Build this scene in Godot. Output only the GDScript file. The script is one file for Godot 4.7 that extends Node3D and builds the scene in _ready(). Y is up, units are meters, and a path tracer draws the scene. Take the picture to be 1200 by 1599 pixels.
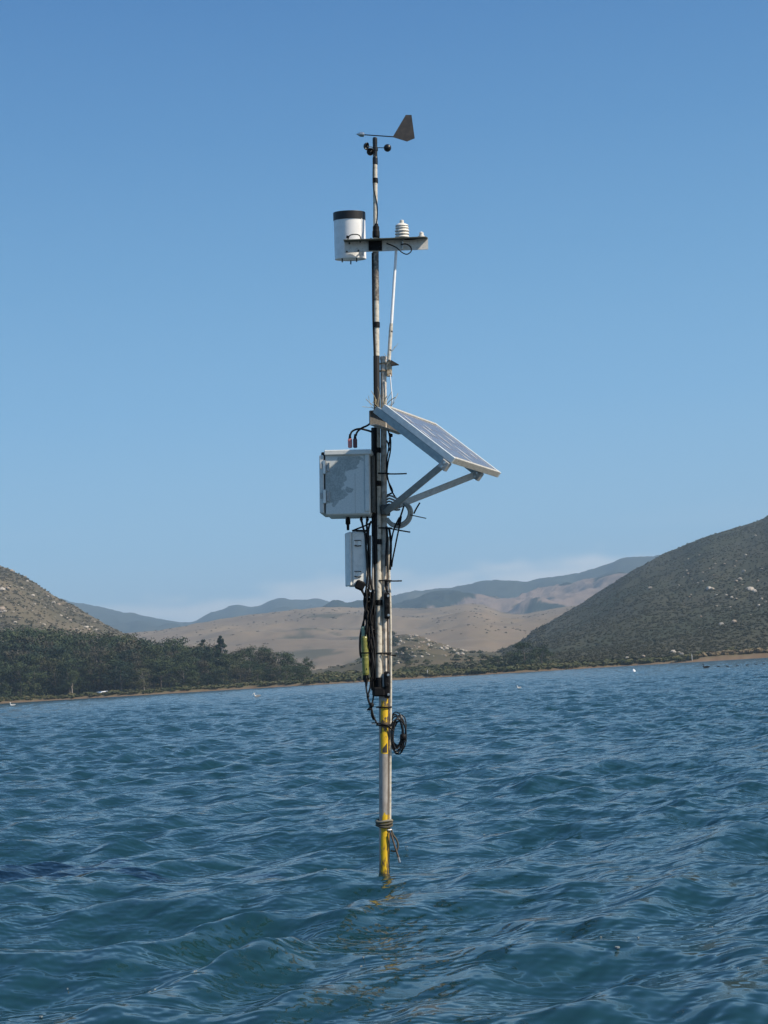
extends Node3D
# A weather and water-quality station on a mast standing in a choppy bay, hills behind.

const F := 2400.0              # focal length in pixels of a 1599 px high frame
const EYE := 1.05              # height of the eye above the water (a small boat)
const PITCH := 6.1
const ROLL := 3.43
const BAY := 400.0             # metres to the far shore

var cb: Basis                  # the camera's axes
var st: Transform3D            # the station's own frame: origin where the pole meets the water, y up the pole
var org := Vector3.ZERO        # base of the thing being built, in the station's frame
var root_now: Node3D
var used := {}
var rng := RandomNumberGenerator.new()
var M := {}
var waves: Array = []
var sun_to: Vector3

# ------------------------------------------------------------------ mesh collecting
class MB:
	var v := PackedVector3Array()
	var n := PackedVector3Array()
	var uv := PackedVector2Array()
	var c := PackedColorArray()
	var ix := PackedInt32Array()
	var col := Color.WHITE
	var colored := false

	func vert(p: Vector3, nn: Vector3, t := Vector2.ZERO) -> int:
		v.append(p); n.append(nn); uv.append(t); c.append(col)
		return v.size() - 1

	func tri(a: int, b: int, d: int) -> void:
		var g := (v[b] - v[a]).cross(v[d] - v[a])
		if g.dot(n[a] + n[b] + n[d]) > 0.0:
			ix.append(a); ix.append(d); ix.append(b)
		else:
			ix.append(a); ix.append(b); ix.append(d)

	func quad(a: int, b: int, d: int, e: int) -> void:
		tri(a, b, d); tri(a, d, e)

	func face(pts: Array, nn: Vector3, uvs: Array = []) -> void:
		var s := v.size()
		for i in pts.size():
			vert(pts[i], nn, uvs[i] if uvs.size() > i else Vector2.ZERO)
		for i in range(1, pts.size() - 1):
			tri(s, s + i, s + i + 1)

	func box(ctr: Vector3, size: Vector3, b := Basis.IDENTITY, bev := 0.0) -> void:
		var h := size * 0.5
		bev = minf(bev, minf(h.x, minf(h.y, h.z)) * 0.9)
		for ax in 3:
			for s in [-1.0, 1.0]:
				var nn := Vector3.ZERO; nn[ax] = s
				var u := (ax + 1) % 3; var w := (ax + 2) % 3
				var pts := []
				for q in [[-1, -1], [1, -1], [1, 1], [-1, 1]]:
					var p := Vector3.ZERO
					p[ax] = s * h[ax]; p[u] = q[0] * (h[u] - bev); p[w] = q[1] * (h[w] - bev)
					pts.append(ctr + b * p)
				face(pts, b * nn, [Vector2(0, 1), Vector2(1, 1), Vector2(1, 0), Vector2(0, 0)])
		if bev <= 0.0:
			return
		for ax in 3:
			var u := (ax + 1) % 3; var w := (ax + 2) % 3
			for su in [-1.0, 1.0]:
				for sw in [-1.0, 1.0]:
					var pts := []
					for q in [[-1, 0], [1, 0], [1, 1], [-1, 1]]:
						var p := Vector3.ZERO
						p[ax] = q[0] * (h[ax] - bev)
						p[u] = su * (h[u] - (bev if q[1] == 1 else 0.0))
						p[w] = sw * (h[w] - (bev if q[1] == 0 else 0.0))
						pts.append(ctr + b * p)
					var nn := Vector3.ZERO; nn[u] = su; nn[w] = sw
					face(pts, b * nn.normalized())
		for sx in [-1.0, 1.0]:
			for sy in [-1.0, 1.0]:
				for sz in [-1.0, 1.0]:
					var s := Vector3(sx, sy, sz)
					face([ctr + b * (s * Vector3(h.x, h.y - bev, h.z - bev)), ctr + b * (s * Vector3(h.x - bev, h.y, h.z - bev)), ctr + b * (s * Vector3(h.x - bev, h.y - bev, h.z))], b * (s.normalized()))

	# a bar of rectangular section from p to q; up tells which way its height goes
	func bar(p: Vector3, q: Vector3, wd: float, ht: float, up := Vector3.UP, bev := 0.0) -> void:
		var z := (q - p).normalized()
		var x := up.cross(z).normalized()
		var y := z.cross(x)
		box((p + q) * 0.5, Vector3(wd, ht, p.distance_to(q)), Basis(x, y, z), bev)

	func tube(pts: Array, r, sides := 8, caps := true, squash := Vector2.ONE) -> void:
		var k := pts.size()
		var t0: Vector3 = (pts[1] - pts[0]).normalized()
		var side := t0.cross(Vector3.UP)
		if side.length() < 0.1:
			side = t0.cross(Vector3.RIGHT)
		side = side.normalized()
		var rings := []
		var ln := 0.0
		for i in k:
			var t: Vector3
			if i == 0: t = pts[1] - pts[0]
			elif i == k - 1: t = pts[k - 1] - pts[k - 2]
			else: t = pts[i + 1] - pts[i - 1]
			t = t.normalized()
			side = (side - t * side.dot(t)).normalized()
			var up := t.cross(side)
			if i > 0: ln += pts[i].distance_to(pts[i - 1])
			var rr: float = r[i] if r is Array else r
			var ring := []
			for j in sides + 1:
				var a := TAU * j / sides
				var dir := side * cos(a) * squash.x + up * sin(a) * squash.y
				ring.append(vert(pts[i] + dir * rr, (side * cos(a) / squash.x + up * sin(a) / squash.y).normalized(), Vector2(float(j) / sides, ln)))
			rings.append(ring)
		for i in k - 1:
			for j in sides:
				quad(rings[i][j], rings[i][j + 1], rings[i + 1][j + 1], rings[i + 1][j])
		if caps:
			for e in [0, k - 1]:
				var nn: Vector3 = (pts[0] - pts[1]).normalized() if e == 0 else (pts[k - 1] - pts[k - 2]).normalized()
				var ps := []
				for j in sides: ps.append(v[rings[e][j]])
				face(ps, nn)

	# turned shape round the axis `ax` from `o`; profile of (radius, height), each span shaded on its own
	func lathe(o: Vector3, ax: Vector3, prof: Array, sides := 24, smooth := false) -> void:
		ax = ax.normalized()
		var x := ax.cross(Vector3(0.3, 0.2, 1.0)).normalized()
		var z := x.cross(ax)
		for i in prof.size() - 1:
			var a: Vector2 = prof[i]; var b: Vector2 = prof[i + 1]
			if a.distance_to(b) < 1e-6: continue
			var na := Vector2(b.y - a.y, a.x - b.x).normalized()
			var n0 := na; var n1 := na
			if smooth:
				if i > 0: n0 = (na + Vector2(a.y - prof[i - 1].y, prof[i - 1].x - a.x).normalized()).normalized()
				if i < prof.size() - 2: n1 = (na + Vector2(prof[i + 2].y - b.y, b.x - prof[i + 2].x).normalized()).normalized()
			var s := v.size()
			for j in sides + 1:
				var t := TAU * j / sides
				var d := x * cos(t) + z * sin(t)
				vert(o + d * a.x + ax * a.y, (d * n0.x + ax * n0.y).normalized(), Vector2(float(j) / sides, a.y))
				vert(o + d * b.x + ax * b.y, (d * n1.x + ax * n1.y).normalized(), Vector2(float(j) / sides, b.y))
			for j in sides:
				quad(s + 2 * j, s + 2 * j + 2, s + 2 * j + 3, s + 2 * j + 1)

	# a flat outline with thickness along `th`
	func slab(pts: Array, th: Vector3) -> void:
		var nn := th.normalized()
		var ctr := Vector3.ZERO
		for p in pts: ctr += p / pts.size()
		var top := []; var bot := []
		for p in pts:
			top.append(p + th * 0.5); bot.append(p - th * 0.5)
		face(top, nn); face(bot, -nn)
		for i in pts.size():
			var j := (i + 1) % pts.size()
			var e: Vector3 = pts[j] - pts[i]
			var sn := e.cross(nn).normalized()
			if sn.dot((pts[i] + pts[j]) * 0.5 - ctr) < 0.0: sn = -sn
			face([bot[i], bot[j], top[j], top[i]], sn)

	func mesh(off := Vector3.ZERO, mat: Material = null) -> ArrayMesh:
		var a := []
		a.resize(Mesh.ARRAY_MAX)
		var vv := v.duplicate()
		if off != Vector3.ZERO:
			for i in vv.size(): vv[i] -= off
		a[Mesh.ARRAY_VERTEX] = vv; a[Mesh.ARRAY_NORMAL] = n; a[Mesh.ARRAY_TEX_UV] = uv; a[Mesh.ARRAY_INDEX] = ix
		if colored: a[Mesh.ARRAY_COLOR] = c
		var m := ArrayMesh.new()
		m.add_surface_from_arrays(Mesh.PRIMITIVE_TRIANGLES, a)
		if mat: m.surface_set_material(0, mat)
		return m

# ------------------------------------------------------------------ naming and placing
func numbered(called: String) -> String:
	if not used.has(called):
		used[called] = 0
		return called
	used[called] += 1
	return "%s_%03d" % [called, used[called]]

func meta(o: Node, label: String, category: String, group := "", kind := "") -> void:
	o.set_meta("label", label)
	o.set_meta("category", category)
	if group: o.set_meta("group", group)
	if kind: o.set_meta("kind", kind)

# a thing on the station: its base in the station's frame
func thing(called: String, base: Vector3, label: String, category: String, group := "") -> Node3D:
	var o := Node3D.new()
	o.name = numbered(called)
	add_child(o, true)
	o.transform = st * Transform3D(Basis.IDENTITY, base)
	meta(o, label, category, group)
	org = base
	root_now = o
	return o

func part(called: String, b: MB, mat: Material, parent: Node3D = null, label := "") -> MeshInstance3D:
	var o := MeshInstance3D.new()
	o.name = called
	o.mesh = b.mesh(org, mat)
	(parent if parent else root_now).add_child(o, true)
	if label: o.set_meta("label", label)
	return o

# a thing of the landscape that is one mesh, in world coordinates
func solo(called: String, mesh: Mesh, at: Vector3, label: String, category: String, group := "", kind := "") -> MeshInstance3D:
	var o := MeshInstance3D.new()
	o.name = numbered(called)
	o.mesh = mesh
	add_child(o, true)
	o.position = at
	meta(o, label, category, group, kind)
	return o

# ------------------------------------------------------------------ sight lines
func ray(px: float, py: float) -> Vector3:
	return (cb * Vector3((px - 600.0) / F, (799.5 - py) / F, -1.0)).normalized()

func eye() -> Vector3:
	return Vector3(0, EYE, 0)

# where the sight line through a photo position meets the station's upright plane, w metres in front of the pole's axis
func S(px: float, py: float, w := 0.0) -> Vector3:
	var r := ray(px, py)
	var pn := st.basis.z
	var t := (st.origin + pn * w - eye()).dot(pn) / r.dot(pn)
	return st.affine_inverse() * (eye() + r * t)

func on_water(px: float, py: float) -> Vector3:
	var r := ray(px, py)
	return eye() + r * (EYE / -r.y)

func proj(p: Vector3) -> Vector2:
	var q := cb.inverse() * (p - eye())
	return Vector2(600.0 + q.x / -q.z * F, 799.5 - q.y / -q.z * F)

# point at ground distance d in the direction of a photo column at the horizon
func bearing(px: float) -> Vector2:
	var hy := 799.5 + tan(deg_to_rad(PITCH)) * F / cos(deg_to_rad(ROLL)) - (px - 600.0) * tan(deg_to_rad(ROLL))
	var r := ray(px, hy)
	return Vector2(r.x, r.z).normalized()

func smooth_line(pts: Array, x: float) -> float:
	var k := pts.size()
	if x <= pts[0].x: return pts[0].y
	if x >= pts[k - 1].x: return pts[k - 1].y
	for i in k - 1:
		if x <= pts[i + 1].x:
			var t: float = (x - pts[i].x) / (pts[i + 1].x - pts[i].x)
			var a: Vector2 = pts[maxi(i - 1, 0)]; var b: Vector2 = pts[i]; var d: Vector2 = pts[i + 1]; var e: Vector2 = pts[mini(i + 2, k - 1)]
			var m0: float = (d.y - a.y) / maxf(d.x - a.x, 1e-3) * (d.x - b.x)
			var m1: float = (e.y - b.y) / maxf(e.x - b.x, 1e-3) * (d.x - b.x)
			var t2 := t * t; var t3 := t2 * t
			return (2 * t3 - 3 * t2 + 1) * b.y + (t3 - 2 * t2 + t) * m0 + (3 * t2 - 2 * t3) * d.y + (t3 - t2) * m1
	return pts[k - 1].y

func curve(pts: Array, per := 6) -> Array:
	var out := []
	var k := pts.size()
	for i in k - 1:
		var a: Vector3 = pts[maxi(i - 1, 0)]; var b: Vector3 = pts[i]; var d: Vector3 = pts[i + 1]; var e: Vector3 = pts[mini(i + 2, k - 1)]
		for j in per:
			out.append(b.cubic_interpolate(d, a, e, float(j) / per))
	out.append(pts[k - 1])
	return out

# a cable through photo positions [px, py, w]
func cable(b: MB, list: Array, r: float, sides := 6) -> void:
	var ps := []
	for p in list: ps.append(S(p[0], p[1], p[2] if p.size() > 2 else 0.03))
	b.tube(curve(ps), r, sides)

func seg(b: MB, p: Array, q: Array, r: float, sides := 14) -> void:
	b.tube([S(p[0], p[1], p[2] if p.size() > 2 else 0.0), S(q[0], q[1], q[2] if q.size() > 2 else 0.0)], r, sides)

# ------------------------------------------------------------------ materials
func mat(c: Color, rough := 0.7, metal := 0.0) -> StandardMaterial3D:
	var m := StandardMaterial3D.new()
	m.albedo_color = c.linear_to_srgb()
	m.roughness = rough
	m.metallic = metal
	return m

# real-world base colours blended by layered noise over the surface
func worn(cols: Array, stops: Array, scale: float, rough := 0.7, metal := 0.0, bump := 0.0, seed_ := 1, stretch := 1.0) -> StandardMaterial3D:
	var m := mat(Color.WHITE, rough, metal)
	var g := Gradient.new()
	g.offsets = PackedFloat32Array(stops)
	var cc := PackedColorArray()
	for c in cols: cc.append((c as Color).linear_to_srgb())
	g.colors = cc
	var nz := FastNoiseLite.new()
	nz.seed = seed_; nz.frequency = 0.02; nz.fractal_octaves = 5; nz.fractal_gain = 0.6
	var t := NoiseTexture2D.new()
	t.width = 256; t.height = 256; t.seamless = true; t.noise = nz; t.color_ramp = g
	m.albedo_texture = t
	m.uv1_triplanar = true
	m.uv1_scale = Vector3(scale, scale * stretch, scale)
	if bump > 0.0:
		var t2 := NoiseTexture2D.new()
		t2.width = 256; t2.height = 256; t2.seamless = true; t2.noise = nz; t2.as_normal_map = true; t2.bump_strength = 6.0
		m.normal_enabled = true; m.normal_texture = t2; m.normal_scale = bump
	return m

func vcol(rough := 0.9) -> StandardMaterial3D:
	var m := mat(Color.WHITE, rough)
	m.vertex_color_use_as_albedo = true
	m.metallic_specular = 0.2
	return m

# ------------------------------------------------------------------ waves
func make_waves() -> void:
	var r := RandomNumberGenerator.new()
	r.seed = 250
	var head := deg_to_rad(62.0)     # the chop runs to the right and towards the boat
	var count := 54
	for i in count:
		var f := float(i) / (count - 1)
		var lam := 3.4 * pow(0.13 / 3.4, f) * r.randf_range(0.93, 1.07)
		var k := TAU / lam
		var spread := deg_to_rad(lerpf(38.0, 75.0, f))
		var th := head + r.randfn(0.0, 0.6) * spread
		# steepness per wave: full for the chop of one to two metres, falling to both sides
		var ak := 0.040 * exp(-pow(log(lam / 0.70) / 0.9, 2.0)) + 0.024
		ak *= lerpf(1.0, 0.5, smoothstep(1.1, 2.2, lam))
		waves.append([k * cos(th), k * sin(th), ak / k, cos(th), sin(th), r.randf() * TAU, lam, ak])

# moved position and normal of the water's surface
func sea(x: float, z: float, shortest: float) -> Array:
	var h := 0.0; var dx := 0.0; var dz := 0.0; var sx := 0.0; var sz := 0.0
	# gusts: patches of livelier and calmer water
	var g := 1.0 + 0.22 * sin(x * 0.31 + z * 0.17 + 1.0) * sin(z * 0.23 - x * 0.12) + 0.15 * sin(x * 0.83 - z * 0.47)
	for w in waves:
		if w[6] < shortest: break
		var ph: float = w[0] * x + w[1] * z + w[5]
		var s := sin(ph); var c := cos(ph)
		var a: float = w[2] * g
		h += a * c
		dx -= a * w[3] * s * 0.85
		dz -= a * w[4] * s * 0.85
		var q: float = w[7] * g
		sx += q * w[3] * s
		sz += q * w[4] * s
	return [Vector3(x + dx, h, z + dz), Vector3(sx, 1.0, sz).normalized()]

var sea_r := PackedFloat32Array()
var sea_a := PackedFloat32Array()
var sea_rows: Array = []

func sea_row(i: int) -> void:
	var r := sea_r[i]
	var vs := PackedVector3Array(); var ns := PackedVector3Array(); var us := PackedVector2Array()
	var fade := 1.0 - smoothstep(385.0, 400.0, r)
	for j in sea_a.size():
		var a := sea_a[j]
		var x := r * sin(a); var z := -r * cos(a)
		var out: bool = absf(a) > 0.5
		var step := r * (0.0042 if not out else 0.05)
		if r < 3.5: step = maxf(step, 0.1)
		var q := sea(x, z, minf(step * 1.9, 1.1)) if r < 420.0 else [Vector3(x, 0, z), Vector3.UP]
		var p: Vector3 = q[0]
		p.y *= fade
		var nn: Vector3 = Vector3.UP.lerp(q[1], fade).normalized()
		vs.append(p); ns.append(nn); us.append(Vector2(p.x, p.z) / 4.0)
	sea_rows[i] = [vs, ns, us]

func build_water() -> void:
	var r := 0.4
	while r < 4800.0:
		sea_r.append(r)
		if r < 3.5: r += 0.12
		elif r < 11.0: r += 0.022
		elif r < 130.0: r *= 1.0030
		elif r < 400.0: r *= 1.0036
		elif r < 420.0: r *= 1.012
		else: r *= 1.25
	var a := -PI
	while a < PI - 1e-4:
		sea_a.append(a)
		a += 0.0022 if absf(a + 0.0011) < 0.36 else (0.008 if absf(a) < 0.5 else 0.06)
	sea_a.append(PI)
	sea_rows.resize(sea_r.size())
	var id := WorkerThreadPool.add_group_task(sea_row, sea_r.size(), -1, true)
	WorkerThreadPool.wait_for_group_task_completion(id)
	var v := PackedVector3Array(); var n := PackedVector3Array(); var u := PackedVector2Array()
	for q in sea_rows:
		v.append_array(q[0]); n.append_array(q[1]); u.append_array(q[2])
	var ix := PackedInt32Array()
	var w := sea_a.size()
	ix.resize((sea_r.size() - 1) * (w - 1) * 6)
	var k := 0
	for i in sea_r.size() - 1:
		for j in w - 1:
			var p := i * w + j
			ix[k] = p; ix[k + 1] = p + w; ix[k + 2] = p + 1
			ix[k + 3] = p + 1; ix[k + 4] = p + w; ix[k + 5] = p + w + 1
			k += 6
	var arr := []
	arr.resize(Mesh.ARRAY_MAX)
	arr[Mesh.ARRAY_VERTEX] = v; arr[Mesh.ARRAY_NORMAL] = n; arr[Mesh.ARRAY_TEX_UV] = u; arr[Mesh.ARRAY_INDEX] = ix
	var me := ArrayMesh.new()
	me.add_surface_from_arrays(Mesh.PRIMITIVE_TRIANGLES, arr)
	print("water vertices ", v.size())
	me.surface_set_material(0, water_material())
	solo("water", me, Vector3.ZERO, "choppy blue green water of the bay reaching from the boat to the far shore", "water", "", "structure")

# a tile of fine wind ripples, four metres wide, as a normal map
var rip_s: Array = []
var rip_rows: Array = []
const RIP := 512

func rip_row(y: int) -> void:
	var out := PackedByteArray()
	out.resize(RIP * 3)
	var sx := PackedFloat32Array(); sx.resize(RIP)
	var sy := PackedFloat32Array(); sy.resize(RIP)
	for w in rip_s:
		var ky: float = TAU * w[1] / RIP
		var c0 := cos(ky * y + w[3]); var s0 := sin(ky * y + w[3])
		var q: float = w[2]
		var gx: float = q * w[4]; var gy: float = q * w[5]
		var tc: PackedFloat32Array = w[6]; var ts: PackedFloat32Array = w[7]
		for x in RIP:
			var s := ts[x] * c0 + tc[x] * s0
			sx[x] += gx * s
			sy[x] += gy * s
	for x in RIP:
		var nn := Vector3(sx[x], sy[x], 1.0).normalized()
		out[x * 3] = int(clampf(nn.x * 0.5 + 0.5, 0, 1) * 255.0)
		out[x * 3 + 1] = int(clampf(nn.y * 0.5 + 0.5, 0, 1) * 255.0)
		out[x * 3 + 2] = int(clampf(nn.z * 0.5 + 0.5, 0, 1) * 255.0)
	rip_rows[y] = out

func water_material() -> StandardMaterial3D:
	var r := RandomNumberGenerator.new()
	r.seed = 5
	for i in 46:
		var lam := 0.42 * pow(0.035 / 0.42, float(i) / 45.0)
		var th := deg_to_rad(62.0) + r.randfn(0.0, 0.7)
		var kx := roundf(4.0 / lam * cos(th)); var ky := roundf(4.0 / lam * sin(th))
		var l := maxf(Vector2(kx, ky).length(), 1.0)
		var tc := PackedFloat32Array(); var ts := PackedFloat32Array()
		for x in RIP:
			tc.append(cos(TAU * kx * x / RIP)); ts.append(sin(TAU * kx * x / RIP))
		rip_s.append([kx, ky, 0.040 * r.randf_range(0.6, 1.2), r.randf() * TAU, kx / l, ky / l, tc, ts])
	rip_rows.resize(RIP)
	var id := WorkerThreadPool.add_group_task(rip_row, RIP, -1, true)
	WorkerThreadPool.wait_for_group_task_completion(id)
	var bytes := PackedByteArray()
	for q in rip_rows: bytes.append_array(q)
	var img := Image.create_from_data(RIP, RIP, false, Image.FORMAT_RGB8, bytes)
	var m := mat(Color(0.007, 0.032, 0.036), 0.09)
	m.metallic_specular = 0.9
	m.normal_enabled = true
	m.normal_texture = ImageTexture.create_from_image(img)
	m.normal_scale = 1.0
	return m

# ------------------------------------------------------------------ sky
func sky_color(e: float) -> Vector3:
	# linear radiance by elevation in degrees
	var keys := [[0.0, Vector3(0.45, 0.60, 0.70)], [2.5, Vector3(0.355, 0.55, 0.705)], [5.0, Vector3(0.268, 0.485, 0.685)], [10.0, Vector3(0.184, 0.395, 0.635)], [15.0, Vector3(0.132, 0.318, 0.558)], [20.0, Vector3(0.090, 0.247, 0.488)], [25.0, Vector3(0.061, 0.190, 0.425)], [40.0, Vector3(0.056, 0.182, 0.41)], [90.0, Vector3(0.043, 0.14, 0.345)]]
	for i in keys.size() - 1:
		if e <= keys[i + 1][0]:
			var t: float = (e - keys[i][0]) / (keys[i + 1][0] - keys[i][0])
			return (keys[i][1] as Vector3).lerp(keys[i + 1][1], t)
	return keys[-1][1]

func make_sky() -> Sky:
	var W := 2048; var H := 1024
	var img := Image.create(W, H, false, Image.FORMAT_RGBF)
	var nz := FastNoiseLite.new()
	nz.seed = 12; nz.frequency = 0.9; nz.fractal_octaves = 5
	for y in H:
		var e := 90.0 - (y + 0.5) * 180.0 / H
		if e < -0.4 or e > 9.0:
			var c := sky_color(maxf(e, 0.0))
			if e < 0.0: c = Vector3(0.12, 0.2, 0.26)
			img.fill_rect(Rect2i(0, y, W, 1), Color(c.x, c.y, c.z))
			continue
		var c0 := sky_color(maxf(e, 0.0))
		for x in W:
			var a := TAU * x / W
			var p := Vector3(cos(a), 0, sin(a)) * 7.0
			# a low bank of cloud lying along the far ridges, thin and torn on top
			var top := 4.05 + 0.07 * clampf(wrapf(360.0 * x / W, -180.0, 180.0), -10.0, 8.0) * smoothstep(180.0, 60.0, absf(wrapf(360.0 * x / W, -180.0, 180.0))) + 0.9 * nz.get_noise_3d(p.x * 0.35, 9.0, p.z * 0.35)
			var body := nz.get_noise_3d(p.x, e * 1.1, p.z) * 0.35 + nz.get_noise_3d(p.x * 2.7, e * 2.2 + 20.0, p.z * 2.7) * 0.35 + 0.5
			var cl := clampf((top - e) / 0.7 + (body - 0.54) * 3.4, 0.0, 1.0) * 0.72
			var wisp := clampf(nz.get_noise_3d(p.x * 0.5 + 40.0, e * 0.9, p.z * 0.5) * 1.6 - 0.25, 0.0, 1.0) * clampf((6.5 - e) / 4.0, 0.0, 1.0) * 0.25
			var c := c0.lerp(Vector3(0.80, 0.81, 0.82), clampf(cl + wisp, 0.0, 1.0))
			img.set_pixel(x, y, Color(c.x, c.y, c.z))
	var m := PanoramaSkyMaterial.new()
	m.panorama = ImageTexture.create_from_image(img)
	var s := Sky.new()
	s.sky_material = m
	return s

# ------------------------------------------------------------------ landscape
var noise := FastNoiseLite.new()

class Hill:
	var pts := []          # rows of positions
	var nu := 0
	var nv := 0
	var node: MeshInstance3D

# a hill whose crest line follows `sky` (photo positions) at d1 metres, its foot at d0 metres
func hill(called: String, sky: Array, d0: float, d1: float, y0: float, bend: float, amp: float, freq: float, nu: int, nv: int, color: Callable, label: String, crest_noise := 0.0) -> Hill:
	var H := Hill.new()
	H.nu = nu; H.nv = nv
	var back := 14
	var rows := nv + back
	var b := MB.new()
	b.colored = true
	var x0: float = sky[0].x; var x1: float = sky[-1].x
	for i in nu + 1:
		var px := lerpf(x0, x1, float(i) / nu)
		var r := ray(px, smooth_line(sky, px))
		var az := Vector2(r.x, r.z)
		var el := r.y / az.length()
		az = az.normalized()
		var dd := d1 * (1.0 + 0.05 * noise.get_noise_2d(px * 0.6, d1))
		var hc := maxf(dd * el + EYE, y0 + 0.5)
		var colm := []
		for j in rows + 1:
			var p: Vector3
			if j <= nv:
				var t := float(j) / nv
				var d := lerpf(d0, dd, t)
				var y := y0 + (hc - y0) * pow(t, bend)
				var nz := noise.get_noise_2d(az.x * d * freq, az.y * d * freq)
				y += nz * amp * (4.0 * t * (1.0 - t)) * minf(1.0, hc / (amp * 2.0 + 0.01)) + crest_noise * t * noise.get_noise_2d(az.x * d * freq * 6.0, az.y * d * freq * 6.0 + 99.0)
				p = Vector3(az.x * d, maxf(y, -1.0), az.y * d)
			else:
				var t := float(j - nv) / back
				var d := dd + t * dd * 0.5
				p = Vector3(az.x * d, lerpf(hc, -2.0, t * t * (3 - 2 * t)), az.y * d)
			colm.append(p)
		H.pts.append(colm)
	for i in nu + 1:
		for j in rows + 1:
			var p: Vector3 = H.pts[i][j]
			var a: Vector3 = H.pts[mini(i + 1, nu)][j] - H.pts[maxi(i - 1, 0)][j]
			var c: Vector3 = H.pts[i][mini(j + 1, rows)] - H.pts[i][maxi(j - 1, 0)]
			var nn := c.cross(a).normalized()
			if nn.y < 0.0: nn = -nn
			b.col = color.call(p, float(j) / nv, float(i) / nu)
			b.vert(p, nn)
	for i in nu:
		for j in rows:
			var q := i * (rows + 1) + j
			b.quad(q, q + 1, q + rows + 2, q + rows + 1)
	H.node = solo(called, b.mesh(Vector3.ZERO, M.land), Vector3.ZERO, label, "hill", "", "structure")
	return H

func hill_point(H: Hill, u: float, t: float) -> Vector3:
	var x := clampf(u, 0.0, 0.9999) * H.nu; var y := clampf(t, 0.0, 0.9999) * H.nv
	var i := int(x); var j := int(y); var fx := x - i; var fy := y - j
	var a: Vector3 = H.pts[i][j]; var b: Vector3 = H.pts[i + 1][j]; var c: Vector3 = H.pts[i][j + 1]; var d: Vector3 = H.pts[i + 1][j + 1]
	return a.lerp(b, fx).lerp(c.lerp(d, fx), fy)

# the place on a hill that a photo position shows
func hill_at(H: Hill, px: float, py: float) -> Vector3:
	var best := Vector3.ZERO; var bd := 1e9
	for k in 61:
		var t := k / 60.0
		var lo := 0.0; var hi := 1.0
		for it in 12:
			var m := (lo + hi) * 0.5
			if proj(hill_point(H, m, t)).x < px: lo = m
			else: hi = m
		var p := hill_point(H, (lo + hi) * 0.5, t)
		var e := absf(proj(p).y - py) + absf(proj(p).x - px)
		if e < bd:
			bd = e; best = p
	return best

func rock_mesh(seed_: int) -> ArrayMesh:
	var r := RandomNumberGenerator.new()
	r.seed = seed_
	var sp := SphereMesh.new()
	sp.radial_segments = 8; sp.rings = 4; sp.radius = 0.5; sp.height = 0.8
	var nz := FastNoiseLite.new()
	nz.seed = seed_; nz.frequency = 1.4
	var a := sp.get_mesh_arrays()
	var v: PackedVector3Array = a[Mesh.ARRAY_VERTEX]
	for i in v.size():
		v[i] *= 1.0 + 0.7 * nz.get_noise_3dv(v[i])
	var s := SurfaceTool.new()
	s.begin(Mesh.PRIMITIVE_TRIANGLES)
	s.set_smooth_group(-1)
	for q in a[Mesh.ARRAY_INDEX]: s.add_vertex(v[q])
	s.generate_normals()
	return s.commit()

func add_rocks(H: Hill, list: Array) -> void:
	for q in list:
		var p := hill_at(H, q[0], q[1])
		var d := Vector2(p.x, p.z).length()
		var w: float = q[2] * d / F
		var o := MeshInstance3D.new()
		o.name = "rock"
		o.mesh = M.rocks[rng.randi() % 6]
		o.material_override = M.rock[rng.randi() % 3]
		H.node.add_child(o, true)
		o.transform = Transform3D(Basis(Vector3.UP, rng.randf() * TAU).scaled(Vector3(w * 1.1, w * 0.85, w)), p + Vector3(0, w * 0.3, 0))

# low scrub: a few thousand leafy mounds over a hill, as one mass
func bush_mesh(seed_: int, leaves: int, size: float) -> ArrayMesh:
	var r := RandomNumberGenerator.new()
	r.seed = seed_
	var b := MB.new()
	b.colored = true
	var lobes := []
	for i in 5: lobes.append([Vector3(r.randf_range(-0.5, 0.5), r.randf_range(0.1, 0.42), r.randf_range(-0.5, 0.5)), r.randf_range(0.28, 0.48)])
	for i in leaves:
		var lb: Array = lobes[i % 5]
		var d := Vector3(r.randfn(), r.randfn() * 0.8 + 0.25, r.randfn()).normalized()
		var p: Vector3 = lb[0] + d * lb[1] * r.randf_range(0.7, 1.05)
		var nn := (d + Vector3(r.randfn(), r.randfn(), r.randfn()) * 0.5).normalized()
		var t := nn.cross(Vector3(r.randfn(), r.randfn(), r.randfn())).normalized()
		var w := size * r.randf_range(0.6, 1.3)
		var k := r.randf_range(0.7, 1.3)
		b.col = Color(k, k, k)
		b.face([p - t * w, p + nn.cross(t) * w * 0.55, p + t * w, p - nn.cross(t) * w * 0.55], nn)
	return b.mesh(Vector3.ZERO, M.leaf)

func scrub(called: String, spots: Array, label: String, seed_: int) -> void:
	var mm := MultiMesh.new()
	mm.transform_format = MultiMesh.TRANSFORM_3D
	mm.use_colors = true
	mm.mesh = bush_mesh(seed_, 46, 0.24)
	mm.instance_count = spots.size()
	for i in spots.size():
		var q: Array = spots[i]
		var s: float = q[1]
		mm.set_instance_transform(i, Transform3D(Basis(Vector3.UP, rng.randf() * TAU).scaled(Vector3(s * rng.randf_range(0.9, 1.4), s * rng.randf_range(0.7, 1.1), s * rng.randf_range(0.9, 1.4))), q[0] - Vector3(0, s * 0.12, 0)))
		mm.set_instance_color(i, q[2])
	var o := MultiMeshInstance3D.new()
	o.name = called
	o.multimesh = mm
	add_child(o, true)
	meta(o, label, "scrub", "", "stuff")

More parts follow.
